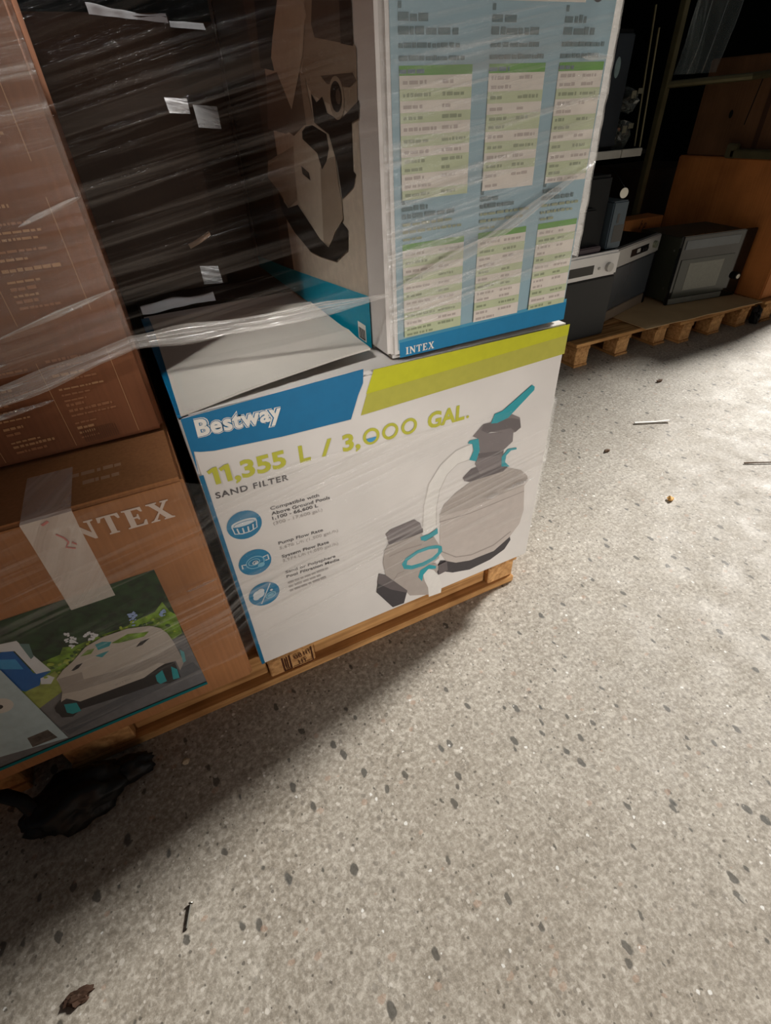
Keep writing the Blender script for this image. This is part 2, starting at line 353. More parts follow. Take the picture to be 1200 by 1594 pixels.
# ------------------------------------------------------------------ pallets
def pallet(label, x0, x1, y0, y1, h, blocks_x, front_board, group=None, loc=None, nb=3, deck_along='x'):
    t = thing('wooden_pallet', label, 'pallet', ((x0 + x1) / 2, (y0 + y1) / 2, 0), 0, group)
    tb = .020; nd = 5 if y1 - y0 < .9 else 7; step = (y1 - y0) / nd
    for i in range(nd):
        j = R.uniform(-.002, .002)
        box('deck_board', x0 + j, x1 + j, y0 + i * step + .006, y0 + (i + 1) * step - .016, h - tb, h - R.uniform(0, .0015), M_wx, t, .002, seg=1)
    rows = [(y0 + .004, y0 + .104), ((y0 + y1) / 2 - .05, (y0 + y1) / 2 + .05), (y1 - .104, y1 - .004)]
    for a, b in blocks_x:
        box('stringer_board', a, b, y0 + .004, y1 - .004, h - 2 * tb, h - tb, M_wy, t, .002, seg=1)
        for r0, r1 in rows:
            j = R.uniform(-.003, .003)
            bk_ = box('block', a + .002, b - .002, r0 + j + .006, r1 + j, tb + .002 if front_board else .014, h - 2 * tb, M_wz, t, .003, seg=1)
        if not front_board: box('bottom_board', a, b, y0 + .004, y1 - .004, 0, .014, M_wy, t, .002, seg=1)
    if front_board:
        for r0, r1 in rows: box('bottom_board', x0, x1, r0, r1, 0, tb + .002, M_wx, t, .003, seg=1)
    return t
pal = pallet('long light wooden pallet under the white sand filter box and the stack left of it', -.45, .767, .022, 1.12, .13, [(-.45, -.31), (.012, .135), (.675, .767)], True)
for a, b in ((-.309, .011), (.136, .674)): box('side_board', a, b, .052, .072, .023, .088, M_wx, pal, .003, seg=1)
# burnt-in stamp on the middle block
stampink = ink(66, 34, 20)
fs = lambda u, v, d: (u, .0318 - d, v)
sitems = [(stampink, rect(.048, .030, .052, .088)), (stampink, rect(.066, .030, .070, .088)), (stampink, rect(.048, .030, .070, .034)), (stampink, stroke([(.056, .04), (.056, .08)], .003)), (stampink, stroke([(.061, .036), (.061, .084)], .003)),
          (stampink, letters('GB', .078, .062, .016, .022, .02)), (stampink, letters('HT', .104, .062, .016, .020, .02)), (stampink, letters('HT', .088, .036, .014, .022, .02)),
          (stampink, rect(.124, .030, .127, .088)), (stampink, rect(.074, .028, .127, .031))]
decal('block_stamp', [c for c in pal.children if c.name.startswith('block')][3], fs, sitems)
pallet('second wooden pallet at the left edge showing one end behind the black plastic', -1.70, -.535, .03, 1.12, .13, [(-1.70, -1.56), (-1.19, -1.05), (-.675, -.535)], True)
pallet('short wooden pallet under the low oven with the white control panel', 2.015, 2.715, 1.115, 1.86, .13, [(2.02, 2.114), (2.32, 2.414), (2.62, 2.710)], False)
pallet('short wooden pallet under the kraft sheet and the black microwave oven', 2.735, 3.385, 1.065, 1.86, .13, [(2.766, 2.852), (3.013, 3.113), (3.264, 3.353)], False)
pallet('wooden pallet at the right edge under two stacked brown cartons', 3.44, 4.4, 1.04, 2.1, .13, [(3.46, 3.56), (3.87, 3.97), (4.28, 4.38)], False)

# ------------------------------------------------------------------ white sand filter box
bw = thing('sand_filter_box', 'white carton with blue and lime banner and a printed sand filter, on the pallet', 'box', (.388, .29, .13))
vs, fsx = boxgeo(0, .777, 0, .578, .13, .778, .006, 3)
ob('carton', vs, fsx, M_white, bw)
blue = ink(0, 106, 152); blue2 = ink(16, 104, 142); lime = ink(190, 190, 22); lime2 = ink(176, 172, 66); white = ink(226, 221, 212); dgrey = ink(74, 70, 72); lgrey = ink(168, 161, 156); teal = ink(42, 150, 160)
decal('blue_banner', bw, 'B', [(blue, [(.002, .776)] + [(0.3125,0.7863),(0.3099,0.7612),(0.2990,0.7412),(0.2810,0.6979)] + [(0.1524,0.7007),(0.0365,0.7086),(0.0154,0.7130),(0.0056,0.7168)] + [(.0015, .67)]), (blue2, [(.001, .67), (.0085, .67), (.0085, .135), (.001, .135)])])
decal('lime_banner', bw, 'B', [(lime2, [(0.3007,0.7001)] + [(0.3319,0.7807)] + [(.776, .777), (.776, .715)]), (lime, [(0.3143,0.7390),(0.3319,0.7807)] + [(.776, .777), (.776, .755)])])
lg = []
for mm, bo in ((white, .085), (blue, .058), (white, .034)): lg.append((mm, letters('Bestway', .0185, .7415, .0285, .139, bo, 0, 1.08, -.045)))
decal('brand_lettering', bw, 'B', lg, 3)
rt = -.024
hl = ink(186, 184, 62)
cap = [(hl, letters(',355', .0560, .6432, .034, .0935, .034, 0, 1, rt)), (hl, letters('L', .1745, .6400, .034, .021, .034, 0, 1, rt)), (hl, letters('/', .2165, .6395, .033, .022, .02, 0, 1, rt)),
       (hl, letters('3,', .2590, .6365, .034, .036, .034, 0, 1, rt)), (hl, letters('GAL', .4420, .6320, .034, .088, .034, 0, 1, rt))]
for cu in (.3185, .3590, .4005):
    cap.append((hl, ring(cu, .6515 - (cu - .3185) * .024, .0175, .0175, .0062)))
cap.append((ink(70, 150, 196), disc(.3185, .6500, .0105, .0105, 12, math.pi, .15, math.pi - .15)))
one = lambda u, v: [(u + .0085, v), (u + .0175, v), (u + .0175, v + .034), (u + .0105, v + .034), (u, v + .0295), (u + .002, v + .0235), (u + .0085, v + .0260)]
cap += [(hl, one(.0150, .6450)), (hl, one(.0350, .6445)), (hl, disc(.5375, .6325, .0032))]
for k, nm in enumerate(('litre_lettering', 'litre_lettering', 'slash', 'gallon_lettering', 'gallon_lettering', 'numeral_ring', 'numeral_ring', 'numeral_ring', 'water_mark', 'numeral_one', 'numeral_one', 'full_stop')): decal(nm, bw, 'B', [cap[k]], k)
decal('type_lettering', bw, 'B', [(dgrey, letters('SAND FILTER', .0165, .6170, 0.0122, .1315, .024, 0, 1.15, -.045))])
rl = -.045
tx = []
for t, u, v, w, m in (('Compatible with', .1030, .5570, .097, dgrey), ('Above Ground Pools', .1028, .5445, .118, dgrey), ('1,100 - 66,600 L', .1024, .5335, .092, dgrey), ('(300 - 17,600 gal.)', .1020, .5205, .100, lgrey),
                      ('Pump Flow Rate', .1026, .4690, .094, dgrey), ('5,678 L/h (1,500 gal./h)', .1026, .4555, .126, lgrey), ('System Flow Rate', .1030, .4325, .102, dgrey), ('3,974 L/h (1,050 gal./h)', .1028, .4205, .122, lgrey),
                      ('Sand or Polysphere', .1030, .3870, .112, dgrey), ('Pool Filtration Media', .1028, .3740, .120, dgrey)):
    tx.append((m, letters(t, u, v, .0078, w, .012 if m is dgrey else 0, 0, 1, rl)))
for v, k in ((.3560, .9), (.3440, .75), (.3320, .82)):
    for q in [greek(.1030, .2050, v, .0055, k, random.Random(int(v * 1000)))]: tx.append((lgrey, q))
for a, b in ((0, 4), (4, 8), (8, 13)): decal('small_lettering', bw, 'B', tx[a:b])
ib = ink(22, 120, 160); iw = ink(206, 212, 214); ic = ink(120, 178, 200)
icons = {}
cy0 = [(.0500, .5425), (.0500, .4455), (.0500, .3525)]
u, v = cy0[0]
decal('pool_icon', bw, 'B', [(ib, disc(u, v, .0325)), (iw, disc(u, v + .006, .0235, .0075)), (ib, disc(u, v + .0045, .0195, .0048)), (iw, disc(u, v + .0042, .0185, .0040)), (iw, stroke([(u - .023, v + .005), (u - .021, v - .013), (u - .008, v - .0175), (u + .008, v - .0175), (u + .021, v - .013), (u + .023, v + .005)], .0022))] +
      [(iw, stroke([(u + a, v - .001 - abs(.02 - abs(a)) * .2), (u + a * .9, v - .0165 + abs(a) * .12)], .0028)) for a in (-.015, -.005, .005, .015)])
u, v = cy0[1]
decal('pump_icon', bw, 'B', [(ib, disc(u, v, .0325)), (ic, ring(u, v, .019, .016, .0022)), (iw, stroke([(u - .026, v - .006), (u - .026, v + .004), (u - .018, v + .002)], .003)), (iw, stroke([(u + .017, v + .007), (u + .027, v + .009), (u + .027, v - .003), (u + .02, v - .003)], .003)), (ic, ring(u - .002, v + .002, .012, .009, .002)), (iw, ring(u, v, .006, .005, .002)), (ic, disc(u + .010, v - .010, .007, .006)), (iw, disc(u + .001, v - .001, .0025))])
u, v = cy0[2]
decal('media_icon', bw, 'B', [(ib, disc(u, v, .0325)), (iw, stroke([(u - .011, v - .025), (u + .017, v + .024)], .0022)), (iw, disc(u - .011, v + .005, .012, .011)), (iw, disc(u - .017, v - .002, .007)), (iw, disc(u - .005, v + .012, .007)), (ic, disc(u + .012, v - .008, .012, .009, 20, .2)), (ib, ring(u + .012, v - .008, .009, .006, .0015, 20, .2)), (iw, disc(u + .016, v + .006, .003))])
# the printed sand filter
gd = ink(100, 92, 92); gm = ink(122, 113, 112); gt = ink(168, 158, 150); gl_ = ink(186, 176, 168); bk = ink(66, 62, 64); hs = ink(222, 218, 211); he = ink(194, 188, 181); gtl = ink(150, 140, 133)
fp = [
 (hs, [(0.5527,0.5627),(0.5136,0.5578),(0.4757,0.5331),(0.4473,0.4934),(0.4348,0.4364),(0.4324,0.3766),(0.4321,0.3448),(0.4637,0.3392),(0.4693,0.3611),(0.4679,0.4185),(0.4755,0.4692),(0.4942,0.5044),(0.5199,0.5228),(0.5566,0.5242)]),
 (he, stroke([(0.5527,0.5627),(0.5136,0.5578),(0.4757,0.5331),(0.4473,0.4934),(0.4348,0.4364),(0.4324,0.3766)], .0025)), (he, stroke([(0.5567,0.5228),(0.5200,0.5219),(0.4943,0.5035),(0.4760,0.4681),(0.4683,0.4183),(0.4692,0.3664)], .0025)),
 (bk, [(0.5002,0.2363),(0.5323,0.2136),(0.5811,0.1996),(0.6525,0.2002),(0.6995,0.2369),(0.7059,0.2156),(0.6890,0.1886),(0.6445,0.1707),(0.5783,0.1651),(0.5235,0.1807),(0.4976,0.1974),(0.4785,0.1961),(0.4717,0.2226),(0.4848,0.2436)]),
 (gl_, [(0.5561,0.4592),(0.6617,0.4651),(0.7055,0.4424),(0.7276,0.4186),(0.7332,0.4012),(0.7235,0.3889),(0.7352,0.3077),(0.7282,0.2639),(0.6997,0.2276),(0.6527,0.1989),(0.5757,0.2003),(0.5323,0.2129),(0.5003,0.2344),(0.4814,0.2719),(0.4778,0.3943),(0.4885,0.4205),(0.5198,0.4432)]),
 (gt, [(0.5561,0.4592),(0.6617,0.4651),(0.7055,0.4424),(0.7276,0.4186),(0.7332,0.4012),(0.7242,0.3913),(0.6414,0.3877),(0.5620,0.3815),(0.4849,0.3888),(0.4801,0.3933),(0.4885,0.4205),(0.5198,0.4432)]),
 (gtl, stroke([(0.4793,0.3728),(0.5632,0.3651),(0.6437,0.3683),(0.7263,0.3720)], .0022)), (gtl, stroke([(0.4837,0.2767),(0.5312,0.2337),(0.5796,0.2190),(0.6500,0.2219),(0.7025,0.2478)], .003)),
 (gd, [(0.5361,0.4796),(0.5579,0.4964),(0.5773,0.4968),(0.6625,0.4668),(0.6503,0.4578),(0.5559,0.4612),(0.5396,0.4689)]),
 (gm, [(0.5689,0.5812),(0.6651,0.5614),(0.6666,0.5344),(0.6438,0.5189),(0.6416,0.4752),(0.5832,0.4727),(0.5663,0.5065),(0.5779,0.5307),(0.5704,0.5638)]),
 (gd, [(0.5732,0.5322),(0.6439,0.5179),(0.6439,0.5074),(0.5745,0.5184)]),
 (gm, [(0.5548,0.5804),(0.5801,0.6029),(0.6069,0.6015),(0.6513,0.6086),(0.6779,0.5921),(0.6850,0.5652),(0.6705,0.5572),(0.6608,0.5583),(0.6005,0.5782),(0.5707,0.5701)]),
 (gd, [(0.5802,0.6021),(0.6528,0.5982),(0.6777,0.5871),(0.6840,0.5655),(0.6704,0.5577),(0.6565,0.5717),(0.5914,0.5788),(0.5747,0.5900)]),
 (teal, [(0.5475,0.5729),(0.5697,0.5712),(0.5761,0.5402),(0.5685,0.5131),(0.5495,0.5229),(0.5596,0.5432),(0.5550,0.5620),(0.5427,0.5671)]), (teal, [(0.6803,0.5143),(0.6555,0.5179),(0.6398,0.5017),(0.6427,0.4744),(0.6675,0.4660),(0.6518,0.4837),(0.6529,0.5012),(0.6651,0.5112),(0.6811,0.5090)]),
 (teal, [(0.6989,0.6637),(0.7068,0.6578),(0.7069,0.6499),(0.6442,0.6006),(0.6165,0.5959),(0.5991,0.5992),(0.6070,0.6199),(0.6269,0.6218)]),
 (gt, [(0.3422,0.3633),(0.4297,0.3619),(0.4355,0.3297),(0.4628,0.3341),(0.4807,0.2954),(0.4794,0.2552),(0.4499,0.2393),(0.3868,0.2583),(0.3813,0.1747),(0.3594,0.2116),(0.3310,0.2655),(0.3256,0.3112),(0.3314,0.3469)]),
 (gtl, stroke([(0.3428,0.3252),(0.3836,0.3283),(0.4299,0.3239)], .004)), (gtl, stroke([(0.3868,0.2583),(0.3632,0.2582),(0.3509,0.2405),(0.3594,0.2116)], .003)),
 (gm, [(0.3372,0.3956),(0.3483,0.4046),(0.4108,0.4087),(0.4251,0.3927),(0.4325,0.3618),(0.3575,0.3607),(0.3443,0.3613)]), (gd, [(0.3404,0.3720),(0.4324,0.3740),(0.4325,0.3608),(0.3575,0.3607),(0.3443,0.3613)]),
 (gt, [(0.3799,0.2676),(0.4698,0.2418),(0.4813,0.2240),(0.4708,0.1981),(0.4513,0.1356),(0.3950,0.1621),(0.3816,0.1873)]),
 (bk, [(0.3137,0.2829),(0.3312,0.2684),(0.3879,0.1852),(0.3772,0.1429),(0.3449,0.1450),(0.3038,0.2226)]), (gd, [(0.3137,0.2829),(0.3312,0.2684),(0.3879,0.1852),(0.3844,0.1794),(0.3427,0.2130),(0.3075,0.2539)]),
 (teal, [(0.4857,0.2931),(0.4878,0.2748),(0.4694,0.2569),(0.4350,0.2496),(0.4011,0.2542),(0.3799,0.2664),(0.3743,0.2849),(0.3853,0.2996),(0.4158,0.3108),(0.4489,0.3097),(0.4707,0.3039)]),
 (gl_, [(0.4759,0.2907),(0.4748,0.2779),(0.4593,0.2676),(0.4301,0.2638),(0.4012,0.2677),(0.3872,0.2769),(0.3897,0.2889),(0.4181,0.3001),(0.4491,0.2995)]),
 (hs, [(0.4327,0.2235),(0.4500,0.2332),(0.4652,0.2196),(0.4802,0.1902),(0.4904,0.1494),(0.4885,0.1237),(0.4514,0.1268),(0.4483,0.1649),(0.4378,0.1960)]),
 (teal, [(0.4710,0.2321),(0.4508,0.2467),(0.4253,0.2393),(0.4193,0.2179),(0.4303,0.1973),(0.4342,0.2196),(0.4480,0.2324),(0.4702,0.2233)]),
 (teal, [(0.4251,0.3506),(0.4484,0.3485),(0.4717,0.3584),(0.4732,0.3406),(0.4392,0.3319),(0.4275,0.3387)]),
 (gd, [(0.4776,0.2320),(0.5028,0.2350),(0.5069,0.1991),(0.4785,0.1961)]),
]
decal('filter_picture', bw, 'B', fp)
# loose white flap lying over the left half of the top, its right front corner lifted
def flap():
    n, m = 14, 10; V, F = [], []
    P00 = Vector((.004, .004, .7815)); P10 = Vector((.348, .045, .802)); P11 = Vector((.362, .40, .795)); P01 = Vector((.018, .52, .785))
    for k in (0, 1):
        for j in range(m + 1):
            for i in range(n + 1):
                a, b = i / n, j / m; p = (P00 * (1 - a) + P10 * a) * (1 - b) + (P01 * (1 - a) + P11 * a) * b
                z = p.z + .004 * math.sin(a * math.pi) * (1 - b) + .0015 * noise.noise(p * 9) - .004 * k + (.003 if abs(b - .3) < .06 else 0)
                V.append((p.x, p.y, z))
    q = (n + 1) * (m + 1)
    for j in range(m):
        for i in range(n):
            a = j * (n + 1) + i; F.append([a, a + 1, a + n + 2, a + n + 1]); F.append([q + a, q + a + n + 1, q + a + n + 2, q + a + 1])
    for i in range(n): F.append([i, q + i, q + i + 1, i + 1]); a = m * (n + 1) + i; F.append([a, a + 1, q + a + 1, q + a])
    for j in range(m): a = j * (n + 1); F.append([a, a + n + 1, q + a + n + 1, q + a]); a += n; F.append([a, q + a, q + a + n + 1, a + n + 1])
    return V, F
vs, fsx = flap(); ff = ob('top_flap', vs, fsx, M_grey, bw, smooth=False); ff['label'] = 'loose light grey top flap with a lifted corner'
ftop = lambda u, v, d: (u, v, .7945 + d)
decal('flap_mark', bw, ftop, [(ink(120, 116, 112), greek(.185, .245, .352, .010, 1, random.Random(3), .014)), (ink(150, 146, 142), greek(.055, .068, .33, .018, 1, random.Random(4), .006))])
# blue side edges seen beside the flap
box('blue_edge', -.0015, .016, .006, .55, .7745, .781, blue, bw, .001, seg=1)

# ------------------------------------------------------------------ tall blue and white pool robot carton
tw = thing('pool_robot_carton', 'tall pale blue carton printed with green and white tables, on the sand filter box', 'box', (.57, .455, .78))
vs, fsx = boxgeo(.37, .770, .01, .90, .783, 1.42, .010, 3)
ob('carton', vs, fsx, M_white, tw)
pb = ink(142, 170, 180, .02); pb2 = ink(0, 118, 164); pb3 = ink(66, 146, 178); gh = ink(88, 148, 48); rg = ink(184, 192, 156); rw = ink(214, 205, 194); td = ink(84, 108, 112); tg = ink(138, 146, 116); tp = ink(176, 164, 156)
sky = [(pb, [(.386, .800), (.759, .800), (.759, 1.41), (.386, 1.41)]), (pb3, [(.388, .812), (.765, .8165), (.765, .826), (.388, .818)]), (pb2, [(.389, .786), (.766, .786), (.7655, .820), (.389, .813)])]
decal('blue_panel', tw, 'T', sky)
decal('brand_lettering', tw, 'T', [(white, q) for q in serif('INTEX', .4010, .7900, .0128, .058)], 8)
cols = [(.398, .513, .462), (.541, .641, .592), (.667, .755, .712)]
rr = random.Random(21)
for ci, (a, b, mid) in enumerate(cols):
    for top, hz, bot in ((1.1765, 1.1665, 1.026), (.9665, .9575, .8215)):
        it = [(gh, rect(a, hz, b, top))]; z = hz; k = 0
        while z > bot + .004:
            hh = min(rr.choice((.0115, .0135, .020, .0125)), z - bot); c = rw if k % 2 == 0 else rg
            if z - hh - bot < .008: hh = z - bot
            it.append((c, rect(a, z - hh, b, z))); ink_ = tp if k % 2 == 0 else tg
            rows = 2 if hh > .016 else 1
            for q in range(rows):
                zz = z - (q + .5) * hh / rows - .0022
                it.append((ink_, greek(a + .005, mid - .004, zz, .0044, rr.uniform(.45, 1), rr, .009)))
                if q == 0 or rr.random() < .5: it.append((ink_, greek(mid + .003, b - .004, zz, .0044, rr.uniform(.3, .95), rr, .008)))
            z -= hh; k += 1
        decal('specification_table', tw, 'T', it, 8)
    it = []
    for base in (1.2185, 1.0115):
        sc = 1.0 if base > 1.1 else .8
        it.append((td, rect(a, base + .0115 * sc, a + .005, base + .018 * sc)))
        for r_, (hh, fl_) in enumerate(((.0085, .45), (.0085, .82), (.0055, 1.05), (.0055, 1.0), (.005, .35))):
            z = base - r_ * .0125 * sc
            it.append((td if r_ < 2 else tg if base < 1.1 else td, greek(a, b, z, hh * sc, min(fl_, 1.0) * rr.uniform(.8, 1), rr, .013 if r_ < 2 else .010)))
    decal('heading_lettering', tw, 'T', it, 8)
decal('dark_roundel', tw, 'T', [(ink(52, 50, 54), disc(.7225, 1.2520, .012)), (rw, rect(.545, 1.2395, .70, 1.2425))], 8)
# left face: white margin, photograph of the robot, teal foot band
pbg = ink(190, 178, 160, .10); pdk = ink(34, 31, 28); pmd = ink(108, 96, 84); plt = ink(186, 176, 158); plm = ink(150, 136, 118); pbr = ink(84, 72, 62)
lf = [(pbg, [(.085, .80), (.60, .80), (.60, 1.41), (.085, 1.41)]), (ink(60, 54, 46), [(.60, .80), (.86, .80), (.86, 1.41), (.60, 1.41)]), (pbr, [(.52, .80), (.60, .80), (.60, 1.41), (.52, 1.41)]),
 (pmd, [(0.5156,1.1953),(0.3705,1.1981),(0.3058,1.1879),(0.3009,1.1211),(0.3824,1.0996),(0.4183,1.1068),(0.4403,1.1041),(0.5605,1.1116)]), (plm, [(0.5998,1.0531),(0.3885,1.0871),(0.4232,0.9933),(0.4887,0.9722),(0.5457,0.9982),(0.6212,1.0212)]),
 (pdk, [(0.5230,1.3019),(0.3847,1.2843),(0.4416,1.2421),(0.4655,1.2177),(0.4583,1.1991),(0.5466,1.2093)]),
 (plm, [(0.2553,1.2678),(0.2149,1.2627),(0.0756,1.2006),(0.0839,1.1273),(0.2272,1.1497),(0.2693,1.1593),(0.3049,1.1899),(0.2729,1.2266)]), (pbr, [(0.2248,1.2640),(0.0824,1.2459),(0.0859,1.2030),(0.2281,1.2239),(0.2378,1.2396)]), (pdk, [(0.1222,1.2509),(0.0824,1.2459),(0.0850,1.2022),(0.1273,1.2083)]),
 (plt, [(0.3864,1.2845),(0.2609,1.2686),(0.2536,1.2510),(0.2650,1.2451),(0.2876,1.2106),(0.3814,1.1404),(0.4337,1.1885),(0.4655,1.2177),(0.4416,1.2421)]),
 (plm, [(0.3146,1.1904),(0.2915,1.1830),(0.2690,1.1187),(0.3103,1.1189)]),
 (pdk, [(0.2693,1.1593),(0.2467,1.1472),(0.2186,1.1534),(0.2037,1.1329),(0.1519,1.1232),(0.0750,1.1451),(0.0798,1.1245),(0.1077,1.1196),(0.1132,1.0597),(0.1032,1.0560),(0.1162,1.0380),(0.1683,1.0169),(0.1796,1.0697),(0.2049,1.1058),(0.2666,1.1209)]),
 (pbr, [(0.2172,1.1788),(0.0915,1.1753),(0.0794,1.1661),(0.1061,1.1604),(0.1927,1.1680)]),
 (plm, disc(*[(0.1581,1.1495)][0], .030, .026, 24)), (pdk, disc(*[(0.1589,1.1514)][0], .023, .0185, 24)), (pbr, disc(*[(0.1499,1.1511)][0], .010, .009, 14)),
 (plt, [(0.3922,1.0995),(0.3197,1.1171),(0.2688,1.1191),(0.2118,1.1069),(0.1843,1.0783),(0.1760,1.0291),(0.1692,1.0133),(0.1707,0.9865),(0.2168,0.9604),(0.2498,0.9306),(0.2997,0.9381),(0.4138,0.9912),(0.4077,1.0474)]), (plm, [(0.2589,1.0571),(0.2112,1.0729),(0.1849,1.0761),(0.1760,1.0291),(0.1692,1.0133),(0.1707,0.9865),(0.2168,0.9604),(0.2498,0.9306),(0.2830,0.9348)]),
 (pdk, [(0.3339,1.1084),(0.3117,1.1154),(0.2774,1.1176),(0.2122,1.1058),(0.2071,1.0864),(0.2240,1.0679),(0.2501,1.0546),(0.2662,1.0780),(0.3370,1.0973)]), (pdk, [(0.3629,1.0553),(0.3224,1.0465),(0.3184,1.0340),(0.3610,1.0424)]),
 (pdk, [(0.5493,0.9964),(0.4887,0.9722),(0.4166,0.9852),(0.2999,0.9375),(0.2571,0.9290),(0.1769,0.9821),(0.1521,0.9739),(0.1596,0.9397),(0.2224,0.9103),(0.3114,0.9039),(0.3695,0.9037),(0.4655,0.9277),(0.5402,0.9607)]),
 (pbr, [(.86, .79), (.895, .79), (.895, 1.41), (.86, 1.41)])]
decal('robot_photograph', tw, 'L', lf)
tb1 = ink(0, 138, 164)
decal('teal_band', tw, 'L', [(tb1, [(.078, .786), (.86, .786), (.86, .815), (.568, .836), (.078, .879)])], 30)
decal('barcode_label', tw, 'L', [(white, rect(.100, .790, .136, .822)), (ink(40, 40, 42), rect(.104, .792, .132, .812))] + [(white, rect(.106 + k * .0038, .795, .1072 + k * .0038, .812)) for k in range(7)], 34)

# ------------------------------------------------------------------ brown carton at the lower left
cw = thing('pool_cleaner_carton', 'low brown carton with white serif lettering and a pool cleaner photograph, bottom left', 'box', (-.36, .29, .13))
vs, fsx = boxgeo(-.70, -.0235, -.015, .60, .1315, .685, .006, 3)
ob('carton', vs, fsx, M_brown, cw)
wl = ink(212, 196, 182)
decal('brand_lettering', cw, 'C', [(wl, [(x, y - (x + .2) * .03) for x, y in q]) for q in serif('INTEX', -.2290, .6215, .0370, .1740)])
ph = []
g1 = ink(28, 56, 24, .65); g2 = ink(112, 146, 44, .6); g3 = ink(150, 162, 80, .25); pg = ink(112, 112, 114, .12); bl = ink(0, 92, 168); bl2 = ink(60, 150, 206); rbw = ink(186, 178, 168); rbs = ink(158, 150, 142); rbd = ink(44, 40, 40); wf = ink(214, 218, 222)
fr_b = random.Random(12); blooms = []
def bloom(col, pts, n, r0, r1):
    xs = [p[0] for p in pts]; ys = [p[1] for p in pts]
    for k in range(n):
        a, b, c = (fr_b.random() ** .8 for _ in range(3)); t = a + b + c
        q = fr_b.sample(range(len(pts)), 3); u = (xs[q[0]] * a + xs[q[1]] * b + xs[q[2]] * c) / t; v = (ys[q[0]] * a + ys[q[1]] * b + ys[q[2]] * c) / t
        rr_ = fr_b.uniform(r0, r1); blooms.append((col, disc(u, v, rr_, rr_ * fr_b.uniform(.5, .9), 7, fr_b.uniform(0, 3))))
bloom(ink(52, 84, 30), [(-0.3458,0.4039),(-0.3163,0.4054),(-0.2432,0.4166),(-0.1790,0.4221),(-0.1305,0.4431),(-0.1218,0.3464),(-0.1385,0.3396),(-0.2474,0.3358),(-0.3445,0.3582),(-0.3988,0.3345)], 46, .003, .007)
bloom(ink(160, 178, 66), [(-0.3530,0.3870),(-0.3128,0.4031),(-0.2432,0.4166),(-0.1805,0.4177),(-0.1346,0.4300),(-0.1204,0.3512),(-0.1370,0.3444),(-0.3408,0.3671),(-0.3782,0.3484)], 60, .002, .005)
bloom(wf, [(-0.2935,0.4506),(-0.2809,0.4463),(-0.2824,0.4203),(-0.2912,0.4091),(-0.3022,0.4148)], 22, .002, .0042); bloom(wf, [(-0.2683,0.4486),(-0.2548,0.4342),(-0.2435,0.4035),(-0.2733,0.4092),(-0.2531,0.4228)], 22, .002, .0042)
bloom(ink(150, 172, 214), [(-0.1910,0.4394),(-0.1829,0.4524),(-0.1779,0.4395),(-0.1773,0.4158),(-0.1964,0.4062)], 20, .002, .004); bloom(ink(150, 172, 214), [(-0.1439,0.4251),(-0.1301,0.4286),(-0.1337,0.4060),(-0.1439,0.4083)], 14, .002, .0035)
